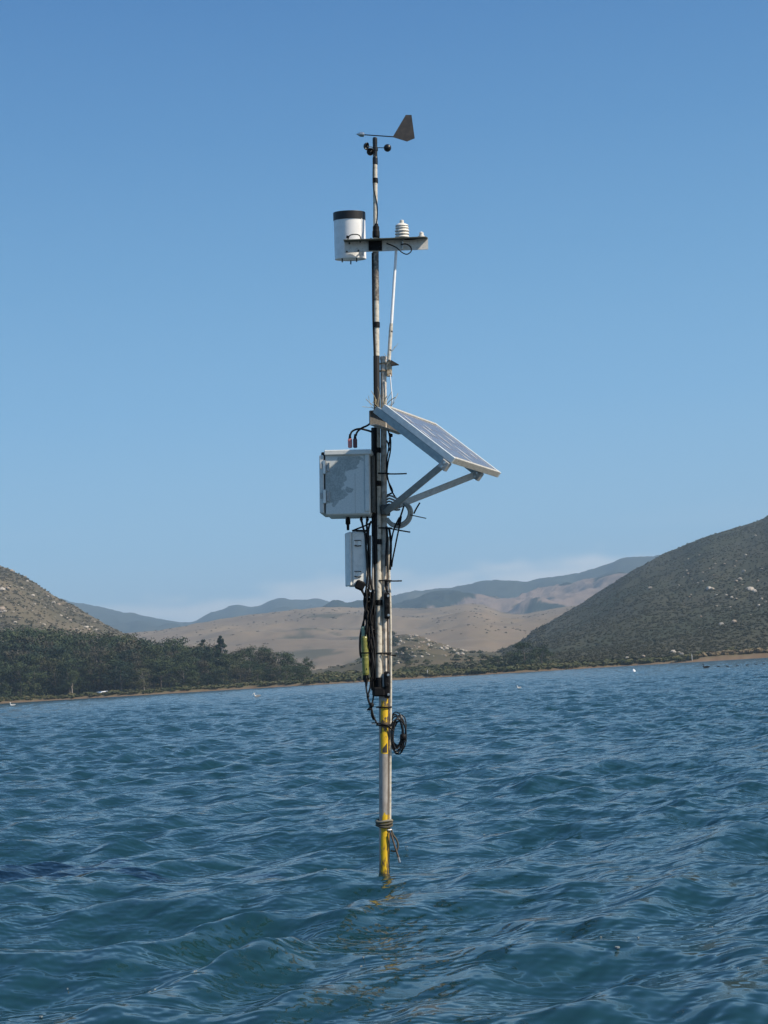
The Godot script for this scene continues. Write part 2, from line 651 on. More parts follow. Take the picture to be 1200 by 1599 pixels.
# a tree: trunk with limbs, and a crown of leaf clumps
func tree_proto(seed_: int, kind: String) -> Node3D:
	var r := RandomNumberGenerator.new()
	r.seed = seed_
	var o := Node3D.new()
	var t := MB.new(); var cr := MB.new()
	cr.colored = true
	var tips := []
	var lean := Vector3(r.randf_range(-0.06, 0.06), 0, r.randf_range(-0.06, 0.06))
	if kind == "conifer":
		t.tube([Vector3.ZERO, Vector3(0, 0.5, 0) + lean * 0.4, Vector3(0, 0.97, 0) + lean], [0.022, 0.014, 0.003], 7)
		for i in 46:
			var f := r.randf_range(0.14, 1.0)
			var a := r.randf() * TAU
			var rad := 0.27 * pow(1.0 - f, 0.9) * r.randf_range(0.55, 1.15) + 0.015
			tips.append([Vector3(cos(a) * rad, f * 0.98, sin(a) * rad) + lean * f, 0.028 + 0.10 * (1.0 - f)])
			if i % 4 == 0:
				t.tube([Vector3(0, f * 0.9, 0) + lean * f, Vector3(cos(a) * rad, f * 0.96, sin(a) * rad) + lean * f], [0.005, 0.002], 4)
	else:
		var low := 0.05 if kind == "broad" else 0.26
		t.tube([Vector3(0, -0.02, 0), Vector3(0, low, 0) + lean * 0.4, Vector3(0, 0.6, 0) + lean], [0.028, 0.02, 0.01], 7)
		for i in (38 if kind == "broad" else 30):
			var f := r.randf_range(low, 0.95)
			var a := r.randf() * TAU
			var wide := (0.42 if kind == "broad" else 0.36) * sqrt(maxf(0.06, 1.0 - pow((f - 0.5) / 0.52, 2.0)))
			var rad := wide * sqrt(r.randf())
			var p := Vector3(cos(a) * rad, f, sin(a) * rad) + lean * f
			tips.append([p, r.randf_range(0.10, 0.165)])
			if i % 3 == 0:
				var s := Vector3(0, maxf(low * 0.9, f * 0.55), 0) + lean * 0.5
				t.tube([s, s.lerp(p, 0.5) + Vector3(0, 0.03, 0), p], [0.011, 0.007, 0.003], 5)
	for q in tips:
		var tone := r.randf_range(0.62, 1.3)
		var warm := r.randf_range(0.9, 1.12)
		for i in (66 if kind == "conifer" else 72):
			var d := Vector3(r.randfn(), r.randfn(), r.randfn()).normalized()
			var p: Vector3 = q[0] + d * q[1] * r.randf_range(0.25, 1.05) * Vector3(1.1, 0.85, 1.1)
			var nn := (d * 1.1 + Vector3(r.randfn(), r.randfn() + 0.3, r.randfn()) * 0.42).normalized()
			var e := nn.cross(Vector3(r.randfn(), r.randfn(), r.randfn())).normalized()
			var w := r.randf_range(0.015, 0.031)
			var k := tone * r.randf_range(0.8, 1.2)
			cr.col = Color(k * warm, k, k * 0.95)
			var g := nn.cross(e)
			cr.face([p - e * w, p + g * w * 0.5, p + e * w, p - g * w * 0.5], nn)
	var trunk := MeshInstance3D.new()
	trunk.name = "trunk"; trunk.mesh = t.mesh(); o.add_child(trunk, true)
	var crown := MeshInstance3D.new()
	crown.name = "crown"; crown.mesh = cr.mesh(); o.add_child(crown, true)
	return o

var protos := {}
var knoll_hill: Hill

func tree(kind: String, at: Vector3, height: float, wide: float, leaf: Material, bark: Material, label: String, group := "", called := "tree") -> Node3D:
	var list: Array = protos[kind]
	var o: Node3D = list[rng.randi() % list.size()].duplicate()
	o.name = numbered(called)
	add_child(o, true)
	o.transform = Transform3D(Basis(Vector3.UP, rng.randf() * TAU).scaled(Vector3(height * wide, height, height * wide)), at)
	(o.get_node("crown") as MeshInstance3D).material_override = leaf
	(o.get_node("trunk") as MeshInstance3D).material_override = bark
	meta(o, label, "tree", group)
	return o

func shore_d(px: float) -> float:
	return BAY + 14.0 * sin(px * 0.006 + 1.2) + 6.0 * sin(px * 0.021)

func land_y(px: float, over: float) -> float:
	# height of the flat land `over` metres behind the water's edge
	return 0.02 + 0.75 * smoothstep(0.0, 4.0, over) + 1.6 * smoothstep(5.0, 60.0, over) + noise.get_noise_2d(px * 2.0, over * 3.0) * 0.35 * smoothstep(0.0, 8.0, over)

func land_at(px: float, over: float) -> Vector3:
	var b := bearing(px)
	var d := shore_d(px) + over
	return Vector3(b.x * d, land_y(px, over), b.y * d)

func build_land() -> void:
	# the shore: a thin beach and the low bank behind it
	var b := MB.new()
	b.colored = true
	var nu := 360
	var overs := [-6.0, -1.0, 0.0, 1.0, 2.0, 3.5, 6.0, 10.0, 16.0, 26.0, 40.0, 60.0, 90.0, 140.0]
	for i in nu + 1:
		var px := lerpf(-700.0, 1900.0, float(i) / nu)
		for k in overs.size():
			var o: float = overs[k]
			var p := land_at(px, o)
			if o < 0.0: p.y = o * 0.25
			# the bank is taller and bare towards the right end
			var bare := smoothstep(1060.0, 1110.0, px)
			if o >= 1.5: p.y += bare * 0.7 * smoothstep(0.5, 5.0, o) * (0.8 + 0.4 * noise.get_noise_2d(px * 9.0, 3.0))
			var nz := noise.get_noise_2d(px * 7.0, o * 4.0) * 0.5 + 0.5
			var sand := Color(0.12, 0.08, 0.052).lerp(Color(0.22, 0.16, 0.105), nz)
			var green := Color(0.075, 0.085, 0.04).lerp(Color(0.13, 0.115, 0.06), nz)
			b.col = sand.lerp(green, smoothstep(1.2 + bare * 1.2, 4.0 + bare * 1.4, o + nz * 3.0 - 1.5))
			b.vert(p, Vector3(0, 0.97, 0.25).normalized())
	var w := overs.size()
	for i in nu:
		for k in w - 1:
			var q := i * w + k
			b.quad(q, q + 1, q + w + 1, q + w)
	solo("shore", b.mesh(Vector3.ZERO, M.land), Vector3.ZERO, "thin tan beach and low grassy bank along the far side of the bay", "shore", "", "structure")

	# far ridges, blue with distance
	var far_col := func(p: Vector3, t: float, u: float) -> Color:
		var k := noise.get_noise_2d(p.x * 0.12, p.z * 0.12)
		return Color(0.042, 0.050, 0.036).lerp(Color(0.19, 0.15, 0.10), smoothstep(0.18, 0.45, k + 0.25 * noise.get_noise_2d(p.x * 0.5, p.z * 0.5)) * (1.1 - t))
	hill("far_ridge", [Vector2(-500, 925), Vector2(-200, 930), Vector2(60, 930), Vector2(120, 941), Vector2(150, 947), Vector2(200, 957), Vector2(250, 966), Vector2(285, 972), Vector2(303, 970), Vector2(320, 961), Vector2(345, 952), Vector2(369, 944), Vector2(385, 947), Vector2(402, 947), Vector2(422, 938), Vector2(441, 933), Vector2(462, 937), Vector2(500, 935), Vector2(520, 941), Vector2(560, 950), Vector2(620, 962), Vector2(760, 985)], 2300.0, 4200.0, 0.0, 1.0, 60.0, 0.25, 220, 26, far_col, "far blue grey ridge on the left under a bank of low cloud", 5.0)
	hill("far_ridge", [Vector2(380, 985), Vector2(450, 965), Vector2(520, 948), Vector2(560, 938), Vector2(615, 930), Vector2(640, 923), Vector2(668, 921), Vector2(700, 918), Vector2(722, 914), Vector2(745, 909), Vector2(770, 906), Vector2(795, 907), Vector2(820, 908), Vector2(850, 903), Vector2(880, 898), Vector2(905, 894), Vector2(938, 885), Vector2(958, 877), Vector2(975, 871), Vector2(1010, 868), Vector2(1040, 866), Vector2(1120, 850), Vector2(1300, 830), Vector2(1600, 840)], 2300.0, 3700.0, 0.0, 1.0, 60.0, 0.25, 240, 26, far_col, "far blue grey ridge rising to the right behind the dry hills", 4.0)
	var patch_col := func(p: Vector3, t: float, u: float) -> Color:
		var k := noise.get_noise_2d(p.x * 0.24, p.z * 0.24) + 0.45 * noise.get_noise_2d(p.x * 1.3, p.z * 1.3)
		var gold := Color(0.205, 0.15, 0.118)
		return Color(0.022, 0.031, 0.022).lerp(gold, smoothstep(0.14, 0.24, k + 0.75 * smoothstep(0.56, 0.72, u) * smoothstep(1.0, 0.75, t)))
	hill("brush_hill", [Vector2(440, 975), Vector2(480, 962), Vector2(505, 947), Vector2(522, 938), Vector2(545, 941), Vector2(575, 937), Vector2(610, 943), Vector2(640, 936), Vector2(675, 925), Vector2(705, 922), Vector2(735, 928), Vector2(765, 931), Vector2(790, 934), Vector2(815, 928), Vector2(850, 916), Vector2(890, 910), Vector2(930, 902), Vector2(980, 893), Vector2(1100, 885)], 1900.0, 2800.0, 0.0, 1.0, 45.0, 0.4, 380, 90, patch_col, "middle ridge of dark brush with pale dry grass patches", 4.0)
	var gold_col := func(p: Vector3, t: float, u: float) -> Color:
		var k := noise.get_noise_2d(p.x * 0.22, p.z * 0.22)
		var s := noise.get_noise_2d(p.x * 0.9 + 50.0, p.z * 0.9)
		var c := Color(0.190, 0.144, 0.100).lerp(Color(0.245, 0.190, 0.130), 0.5 + k)
		c = c.lerp(Color(0.13, 0.105, 0.085), smoothstep(0.05, 0.45, k + 0.35 * s) * 0.55)
		return c.lerp(Color(0.05, 0.06, 0.04), smoothstep(0.46, 0.56, s + k * 0.4) * 0.6)
	var gh := hill("golden_hills", [Vector2(-100, 1010), Vector2(120, 998), Vector2(180, 990), Vector2(250, 984), Vector2(300, 975), Vector2(350, 966), Vector2(400, 959), Vector2(450, 953), Vector2(500, 949), Vector2(530, 948), Vector2(590, 949), Vector2(640, 950), Vector2(690, 948), Vector2(725, 943), Vector2(752, 944), Vector2(780, 954), Vector2(815, 959), Vector2(840, 955), Vector2(880, 948), Vector2(940, 940), Vector2(1050, 930)], 900.0, 1800.0, 1.0, 0.9, 11.0, 0.5, 300, 80, gold_col, "rolling hills of dry golden brown grass between the two near hills", 1.2)

	var dots := []
	for i in 2400:
		var p := hill_point(gh, rng.randf_range(0.2, 1.0), pow(rng.randf(), 0.8))
		if noise.get_noise_2d(p.x * 0.5 + 300.0, p.z * 0.5) > 0.12 - 0.25 * float(i % 5 == 0):
			dots.append([p, rng.randf_range(0.6, 1.7), Color(0.085, 0.078, 0.05).lerp(Color(0.17, 0.135, 0.095), rng.randf())])
	scrub("hill_scrub", dots, "scattered low scrub dotting the dry golden hills", 34)

	# the knoll with boulders behind the mast
	var knoll_col := func(p: Vector3, t: float, u: float) -> Color:
		var k := noise.get_noise_2d(p.x * 1.2, p.z * 1.2)
		return Color(0.075, 0.070, 0.042).lerp(Color(0.14, 0.11, 0.07), clampf(0.5 + k, 0.0, 1.0))
	var knoll := hill("knoll", [Vector2(470, 1052), Vector2(520, 1043), Vector2(555, 1036), Vector2(580, 1018), Vector2(600, 1000), Vector2(625, 991), Vector2(650, 992), Vector2(675, 1000), Vector2(700, 1008), Vector2(730, 1016), Vector2(770, 1019), Vector2(830, 1022), Vector2(900, 1020)], 470.0, 780.0, 2.5, 0.95, 3.0, 2.0, 110, 26, knoll_col, "low rocky knoll of dry scrub and pale boulders behind the mast", 0.6)
	knoll_hill = knoll
	var rr := []
	for i in 105:
		var px := 618.0 + rng.randf() * 110.0
		var top := smooth_line([Vector2(600, 1000), Vector2(625, 992), Vector2(650, 993), Vector2(700, 1009), Vector2(730, 1018)], px)
		rr.append([px, top + 1.0 + pow(rng.randf(), 1.3) * maxf(2.0, 46.0 - (px - 618.0) * 0.36), rng.randf_range(2.0, 5.6)])
	add_rocks(knoll, rr)

	# the left hill: grey brown scrub and outcrops
	var left_col := func(p: Vector3, t: float, u: float) -> Color:
		var k := noise.get_noise_2d(p.x * 0.7, p.z * 0.7) + 0.5 * noise.get_noise_2d(p.x * 2.5, p.z * 2.5)
		return Color(0.095, 0.085, 0.058).lerp(Color(0.18, 0.145, 0.10), clampf(0.4 + k * 1.0, 0.0, 1.0))
	var lh := hill("rocky_hill", [Vector2(-420, 830), Vector2(-300, 820), Vector2(-200, 828), Vector2(-100, 848), Vector2(-40, 868), Vector2(0, 883), Vector2(30, 896), Vector2(45, 904), Vector2(62, 914), Vector2(85, 930), Vector2(105, 940), Vector2(125, 951), Vector2(150, 966), Vector2(170, 977), Vector2(190, 987), Vector2(215, 1000), Vector2(245, 1030), Vector2(260, 1045)], 520.0, 860.0, 3.0, 1.0, 9.0, 1.2, 190, 60, left_col, "grey brown hill on the left with pale rock outcrops above the grove", 1.0)
	rr = [[4, 922, 9], [12, 921, 7], [3, 951, 11], [8, 956, 6], [18, 893, 6], [22, 894, 4], [40, 902, 4], [43, 910, 4], [52, 931, 6], [75, 933, 5], [84, 943, 6], [92, 945, 5], [95, 963, 6], [105, 966, 4], [110, 970, 5], [135, 982, 7], [140, 986, 6], [150, 984, 4], [143, 978, 4], [30, 972, 4], [24, 974, 5], [70, 975, 4], [2, 960, 6]]
	for i in 75:
		var px := rng.randf_range(-20.0, 160.0)
		rr.append([px, lerpf(smooth_line([Vector2(-20, 876), Vector2(0, 883), Vector2(45, 904), Vector2(85, 930), Vector2(125, 951), Vector2(160, 972)], px) + 3.0, 990.0, pow(rng.randf(), 0.8)), rng.randf_range(1.0, 3.6)])
	add_rocks(lh, rr)
	var spots := []
	for i in 9500:
		var p := hill_point(lh, rng.randf(), rng.randf())
		var k := rng.randf()
		spots.append([p, rng.randf_range(0.4, 1.2), Color(0.080, 0.080, 0.050).lerp(Color(0.125, 0.108, 0.072), k)])
	scrub("hill_scrub", spots, "low grey green scrub dotted over the left hill", 31)

	# the right hill: dark chaparral from the water to the crest
	var right_col := func(p: Vector3, t: float, u: float) -> Color:
		var k := noise.get_noise_2d(p.x * 0.5, p.z * 0.5) + 0.5 * noise.get_noise_2d(p.x * 2.0, p.z * 2.0)
		var low := smoothstep(0.16, 0.02, t)
		return Color(0.062, 0.064, 0.042).lerp(Color(0.086, 0.080, 0.054), clampf(0.4 + k, 0.0, 1.0)).lerp(Color(0.085, 0.075, 0.05), low * 0.6)
	var rh := hill("scrub_hill", [Vector2(690, 1046), Vector2(740, 1033), Vector2(775, 1023), Vector2(800, 1013), Vector2(818, 1003), Vector2(830, 990), Vector2(848, 978), Vector2(872, 963), Vector2(905, 944), Vector2(938, 923), Vector2(970, 902), Vector2(1000, 885), Vector2(1030, 869), Vector2(1065, 853), Vector2(1100, 839), Vector2(1140, 826), Vector2(1180, 814), Vector2(1192, 809), Vector2(1205, 802), Vector2(1300, 770), Vector2(1450, 745), Vector2(1700, 760)], 425.0, 1000.0, 2.0, 1.12, 6.0, 0.8, 240, 70, right_col, "big dark green scrub covered hill on the right sloping to the water", 1.0)
	rr = [[1098, 907, 3], [1108, 923, 9], [1113, 920, 6], [1104, 922, 5], [1156, 905, 7], [1150, 911, 5], [1172, 922, 10], [1178, 925, 8], [1190, 934, 5], [1016, 919, 6], [1077, 933, 3], [1095, 965, 4], [1147, 972, 8], [1127, 975, 7], [1185, 948, 5], [1162, 890, 5], [1190, 889, 4], [1165, 866, 4], [1052, 1020, 9], [1061, 1018, 4], [1005, 1032, 6], [980, 1037, 5], [1065, 1031, 6], [1143, 936, 5], [1150, 938, 4], [1135, 932, 4], [1120, 930, 4], [1180, 838, 4]]
	for i in 60:
		rr.append([rng.randf_range(1060.0, 1200.0), rng.randf_range(860.0, 990.0), rng.randf_range(1.0, 3.4)])
	add_rocks(rh, rr)
	spots = []
	for i in 34000:
		var u := rng.randf_range(0.0, 0.98); var t := pow(rng.randf(), 1.2)
		var p := hill_point(rh, u, t)
		var k := rng.randf()
		var s := rng.randf_range(0.4, 0.95) * (2.6 if u < 0.16 and rng.randf() < 0.35 else 1.0)
		spots.append([p, s, Color(0.066, 0.069, 0.044).lerp(Color(0.082, 0.079, 0.052), k)])
	scrub("hill_scrub", spots, "dense dark chaparral covering the right hill", 32)
	# scrub along the shore and the foot of the knoll
	spots = []
	for i in 6400:
		var px := rng.randf_range(-420.0, 1620.0)
		var bare := smoothstep(1070.0, 1110.0, px)
		var o := rng.randf_range(2.2 + bare * 3.0, 60.0) if rng.randf() < 0.6 else rng.randf_range(2.2 + bare * 3.0, 14.0)
		var p := land_at(px, o)
		spots.append([p + Vector3(0, bare * 0.6, 0), rng.randf_range(0.5, 1.7) * (1.0 + 0.6 * smoothstep(470.0, 520.0, px) * rng.randf()), Color(0.055, 0.068, 0.028).lerp(Color(0.12, 0.11, 0.055), rng.randf()).lerp(Color(0.24, 0.18, 0.11), bare * 0.8 * (1.0 if o < 12.0 else 0.0))])
	for i in 170:
		var p := hill_point(knoll, rng.randf_range(0.05, 1.0), rng.randf_range(0.0, 0.9))
		spots.append([p, rng.randf_range(0.8, 2.2), Color(0.05, 0.06, 0.028).lerp(Color(0.09, 0.085, 0.045), rng.randf())])
	scrub("shore_scrub", spots, "low olive scrub along the bank of the far shore", 33)

func build_grove() -> void:
	for kind in ["broad", "tall", "conifer"]:
		protos[kind] = []
		for i in (4 if kind != "conifer" else 3):
			protos[kind].append(tree_proto(100 + i * 7 + kind.length(), kind))
	var leaf := []
	for c in [Color(0.044, 0.064, 0.034), Color(0.060, 0.078, 0.038), Color(0.082, 0.088, 0.044), Color(0.076, 0.070, 0.050), Color(0.032, 0.050, 0.034)]:
		var m := vcol(0.75)
		m.albedo_color = (c as Color).linear_to_srgb()
		m.backlight_enabled = true
		m.backlight = Color(0.2, 0.22, 0.1)
		leaf.append(m)
	var bark := [mat(Color(0.10, 0.085, 0.07), 0.9), mat(Color(0.36, 0.31, 0.26), 0.9)]
	var names := ["deep green broad tree crowded in the dark grove on the left shore", "mid green broad tree crowded in the grove on the left shore", "olive broad tree crowded in the grove on the left shore", "brown tinged broad tree crowded in the grove on the left shore", "nearly black broad tree crowded in the grove on the left shore"]
	var tops := [Vector2(-60, 984), Vector2(0, 985), Vector2(40, 981), Vector2(60, 985), Vector2(100, 983), Vector2(120, 988), Vector2(150, 984), Vector2(180, 989), Vector2(205, 992), Vector2(230, 998), Vector2(245, 995), Vector2(262, 1003), Vector2(285, 998), Vector2(305, 1004), Vector2(375, 1012), Vector2(405, 1008), Vector2(430, 1017), Vector2(455, 1022), Vector2(475, 1036)]
	# back row, whose tops make the grove's outline
	var px := -70.0
	while px < 470.0:
		var o := rng.randf_range(46.0, 70.0)
		var top := smooth_line(tops, px) + rng.randf_range(-3.0, 9.0)
		var p := land_at(px, o)
		_grove_tree(px, o, top, leaf, bark, names, "" if px < -10.0 else "along the skyline of the grove")
		px += rng.randf_range(10.0, 19.0)
	for row in [[32.0, 44.0, 14.0], [20.0, 31.0, 28.0], [11.0, 19.0, 42.0]]:
		px = -70.0 + rng.randf() * 15.0
		while px < 478.0:
			var base := proj(land_at(px, row[0])).y
			var t0 := smooth_line(tops, px)
			var top := minf(t0 + row[2] + rng.randf_range(-8.0, 16.0), base - 20.0)
			if row[2] < 40.0 or rng.randf() < 0.75:
				_grove_tree(px, rng.randf_range(row[0], row[1]), top, leaf, bark, names, "along the water side of the grove" if row[2] > 40.0 and px > -10.0 else "")
			px += rng.randf_range(9.0, 18.0)
	# trees with a look of their own
	_own("conifer", 350, 993, 40.0, 0.95, leaf[4], bark[0], "tallest pointed dark conifer above the middle of the grove", "conifer")
	_own("conifer", 324, 997, 44.0, 1.0, leaf[4], bark[0], "second pointed dark conifer, just left of the tallest one", "conifer")
	_own("tall", 415, 1008, 42.0, 0.8, leaf[0], bark[0], "dark rounded tree standing above the right half of the grove", "tree")
	_own("tall", 483, 1026, 30.0, 0.75, leaf[1], bark[1], "loose see-through tree at the right end of the grove", "tree")
	_own("tall", 113, 1046, 8.0, 0.85, leaf[1], bark[1], "tree with a bare pale trunk at the edge of the grove", "tree")
	_own("tall", 226, 1044, 7.5, 0.9, leaf[2], bark[1], "pale trunked tree at the water side of the grove, right of the white hull", "tree")
	for q in [[611, 1010, 985, 1.1, "dark round tree on the knoll just right of the mast"], [632, 1036, 1010, 1.3, "dark low tree on the knoll's lower slope right of the mast"], [610, 1041, 1019, 1.3, "dark tree low on the knoll, hard against the mast's right side"], [579, 1030, 1014, 1.2, "small dark tree on the knoll just left of the mast"]]:
		var kp := hill_at(knoll_hill, q[0], q[1])
		tree("broad", kp, (q[1] - q[2]) * Vector2(kp.x, kp.z).length() / F, q[3], leaf[4], bark[0], q[4])
	_own("broad", 700, 1042, 20.0, 1.3, leaf[0], bark[0], "dark low bushy tree by the beach right of the mast", "tree")
	for q in [[640, 1042], [668, 1040], [735, 1037], [758, 1030], [770, 1036], [780, 1024], [800, 1030], [803, 1016], [822, 1002], [846, 1008]]:
		_own("broad", q[0], q[1], rng.randf_range(18.0, 60.0), 1.3, leaf[rng.randi() % 2], bark[0], _row_label("low dark green tree", "at the left foot of the scrub hill"), "tree", "low trees at the foot of the right hill")

func _grove_tree(px: float, o: float, top: float, leaf: Array, bark: Array, names: Array, row := "") -> void:
	var k: int = [0, 0, 1, 1, 2, 3, 4][rng.randi() % 7]
	var p := land_at(px, o)
	var kind := "broad" if rng.randf() < 0.65 else "tall"
	var h := maxf(4.0, (proj(p).y - top) * Vector2(p.x, p.z).length() / F)
	tree(kind, p, h, rng.randf_range(0.9, 1.25) * (1.0 if h > 9.0 else 1.25), leaf[k], bark[0 if rng.randf() < 0.94 else 1], _row_label(names[k], row), names[k].replace("tree crowded", "trees crowded"))

var row_count := {}
func _row_label(base: String, row: String) -> String:
	if row == "": return base
	var key := base + row
	row_count[key] = row_count.get(key, 0) + 1
	var ord := ["first", "second", "third", "fourth", "fifth", "sixth", "seventh", "eighth", "ninth", "tenth", "eleventh", "twelfth", "thirteenth", "fourteenth", "fifteenth", "sixteenth"]
	var kind := base.split(" tree")[0]
	return "%s %s tree from the left %s" % [ord[mini(row_count[key] - 1, 15)], kind, row]

func _own(kind: String, px: float, top: float, o: float, wide: float, leaf: Material, bark: Material, label: String, called: String, group := "") -> void:
	var p := land_at(px, o)
	var h := maxf(3.0, (proj(p).y - top) * Vector2(p.x, p.z).length() / F)
	tree(kind, p, h, wide, leaf, bark, label, group, "tree" if called == "tree" else "conifer_tree")

# ------------------------------------------------------------------ small things on the water and the shore
func bird(called: String, px: float, py: float, length: float, c_body: Color, c_head: Color, label: String, category: String, facing := -1.0, group := "", long_bill := false) -> void:
	var at := on_water(px, py)
	at.y = sea(at.x, at.z, 0.3)[0].y * 0.6
	var o := Node3D.new()
	o.name = numbered(called)
	add_child(o, true)
	o.transform = Transform3D(Basis(Vector3.UP, 0.25).scaled(Vector3(length, length, length)), at)
	meta(o, label, category, group)
	var b := MB.new()
	b.colored = true
	var f := facing
	# one skin from tail to bill
	var path := [Vector3(-0.52 * f, 0.17, 0), Vector3(-0.36 * f, 0.15, 0), Vector3(-0.1 * f, 0.11, 0), Vector3(0.16 * f, 0.11, 0), Vector3(0.31 * f, 0.17, 0), Vector3(0.35 * f, 0.29, 0), Vector3(0.32 * f, 0.42, 0), Vector3(0.345 * f, 0.50, 0), Vector3(0.41 * f, 0.515, 0)]
	var rad := [0.02, 0.09, 0.165, 0.155, 0.09, 0.052, 0.045, 0.062, 0.04]
	if long_bill:
		path += [Vector3(0.47 * f, 0.47, 0), Vector3(0.58 * f, 0.36, 0), Vector3(0.66 * f, 0.27, 0)]
		rad += [0.028, 0.024, 0.008]
	else:
		path += [Vector3(0.46 * f, 0.505, 0), Vector3(0.52 * f, 0.495, 0)]
		rad += [0.016, 0.005]
	b.tube(path, rad, 10)
	for i in b.v.size():
		b.c[i] = c_head if b.v[i].x * f > 0.27 else c_body
	var me := MeshInstance3D.new()
	me.name = "body"; me.mesh = b.mesh(Vector3.ZERO, M.feather); o.add_child(me, true)
	for s in [-1.0, 1.0]:
		var w := MB.new()
		w.colored = true
		w.col = c_body * 0.55
		w.tube([Vector3(0.2 * f, 0.17, s * 0.11), Vector3(0.0, 0.2, s * 0.145), Vector3(-0.25 * f, 0.2, s * 0.11), Vector3(-0.5 * f, 0.21, s * 0.04)], [0.03, 0.085, 0.07, 0.01], 8, true, Vector2(0.5, 1.0))
		var wm := MeshInstance3D.new()
		wm.name = "wing"; wm.mesh = w.mesh(Vector3.ZERO, M.feather); o.add_child(wm, true)

func build_small() -> void:
	bird("pelican", 402, 1088.5, 0.62, Color(0.42, 0.42, 0.43), Color(0.75, 0.74, 0.7), "white and grey pelican floating on the water left of the mast", "pelican", -1.0, "", true)
	bird("water_bird", 345, 1084.0, 0.4, Color(0.03, 0.03, 0.035), Color(0.03, 0.03, 0.035), "small black bird on the water near the grove's shore", "bird")
	bird("water_bird", 811, 1075.0, 0.26, Color(0.7, 0.7, 0.7), Color(0.75, 0.75, 0.74), "small pale bird on the water in front of the right hill's foot", "bird")
	bird("water_bird", 20, 1102.0, 0.9, Color(0.75, 0.75, 0.74), Color(0.78, 0.78, 0.76), "white bird at the water's edge by the far left beach", "bird")
	bird("cormorant", 1103, 1043.5, 0.75, Color(0.02, 0.02, 0.025), Color(0.02, 0.02, 0.025), "larger black bird on the water in front of the right hill's shore", "bird", -1.0)
	for q in [[1122, 1042.0], [1136, 1041.2], [1152, 1040.2], [1167, 1039.4], [1181, 1038.4], [1193, 1037.5]]:
		bird("water_bird", q[0], q[1], 0.36, Color(0.022, 0.022, 0.026), Color(0.022, 0.022, 0.026), "small black bird strung out in line behind the larger black bird", "bird", -1.0, "line of small black birds on the water")
	# a white mooring float off the right shore
	var at := on_water(990, 1049.5)
	var b := MB.new()
	b.lathe(Vector3.ZERO, Vector3.UP, [Vector2(0.0, -0.16), Vector2(0.13, -0.1), Vector2(0.19, 0.03), Vector2(0.17, 0.15), Vector2(0.09, 0.25), Vector2(0.03, 0.28), Vector2(0.025, 0.34), Vector2(0.0, 0.34)], 14, true)
	solo("mooring_float", b.mesh(Vector3.ZERO, M.white_paint), at, "small white float on the water off the shore of the right hill", "float")
	# pale post standing by the beach
	for q in [[1081, 1034.0, "thin pale post standing at the water's edge below the right hill"], [668, 1056.0, "thin pale post standing on the beach right of the mast"]]:
		var pb := MB.new()
		var p := land_at(q[0], 2.0)
		pb.tube([Vector3(0, -0.3, 0), Vector3(0, 0.9, 0), Vector3(0.01, 1.7, 0)], [0.06, 0.058, 0.055], 8)
		solo("post", pb.mesh(Vector3.ZERO, M.white_paint), p, q[2], "post")
	# long low white hull lying bottom up on the bank
	var hp := land_at(162, 9.0)
	var hull := Node3D.new()
	hull.name = numbered("upturned_boat")
	add_child(hull, true)
	hull.transform = Transform3D(Basis(Vector3.UP, 0.12), hp + Vector3(0, 0.25, 0))
	meta(hull, "long low white hull lying upturned on the bank below the grove", "boat")
	var hb := MB.new()
	var L := 2.3
	for i in 15:
		var t := i / 14.0 * 2.0 - 1.0
		var wd := 0.62 * (1.0 - pow(absf(t), 2.6)) + 0.02
		var ht := 0.55 * (1.0 - pow(absf(t), 3.0) * 0.75)
		for j in 9:
			var a := PI * j / 8.0
			hb.vert(Vector3(t * L, sin(a) * ht, cos(a) * wd), Vector3(t * 0.3, sin(a), cos(a)).normalized())
	for i in 14:
		for j in 8:
			hb.quad(i * 9 + j, i * 9 + j + 1, (i + 1) * 9 + j + 1, (i + 1) * 9 + j)
	var hm := MeshInstance3D.new()
	hm.name = "hull"; hm.mesh = hb.mesh(Vector3.ZERO, M.white_paint); hull.add_child(hm, true)
	var kb := MB.new()
	kb.tube([Vector3(-L * 0.9, 0.33, 0), Vector3(-L * 0.5, 0.56, 0), Vector3(0, 0.59, 0), Vector3(L * 0.5, 0.56, 0), Vector3(L * 0.9, 0.33, 0)], 0.035, 6)
	var km := MeshInstance3D.new()
	km.name = "keel"; km.mesh = kb.mesh(Vector3.ZERO, M.grey_paint); hull.add_child(km, true)
	# flecks of foam riding on the near water
	var fb := MB.new()
	var flecks := [[300, 1542, 5], [225, 1552, 6], [194, 1562, 7], [976, 1490, 5], [942, 1468, 3], [1005, 1461, 3], [1110, 1443, 3], [60, 1590, 4], [510, 1377, 3], [755, 1305, 3], [640, 1331, 3], [870, 1475, 2], [1150, 1515, 3], [105, 1540, 3], [560, 1515, 4], [570, 1500, 3]]
	for q in flecks:
		var p := on_water(q[0], q[1])
		var w: float = q[2] * p.distance_to(eye()) / F
		for k in 2:
			var c := p + Vector3(rng.randf_range(-0.8, 0.8) * w, 0, rng.randf_range(-0.8, 0.8) * w)
			var ps := []
			var rr := w * rng.randf_range(0.2, 0.45)
			for i in 9:
				var a := TAU * i / 9.0
				var e := c + Vector3(cos(a) * rr * rng.randf_range(0.7, 1.3), 0, sin(a) * rr * rng.randf_range(0.9, 1.7))
				var s: Array = sea(e.x, e.z, 0.05)
				ps.append(s[0] + s[1] * 0.006)
			fb.slab(ps, Vector3(0, 0.004, 0))
	solo("foam", fb.mesh(Vector3.ZERO, M.foam), Vector3.ZERO, "small flecks of white foam floating on the near water", "foam", "", "stuff")

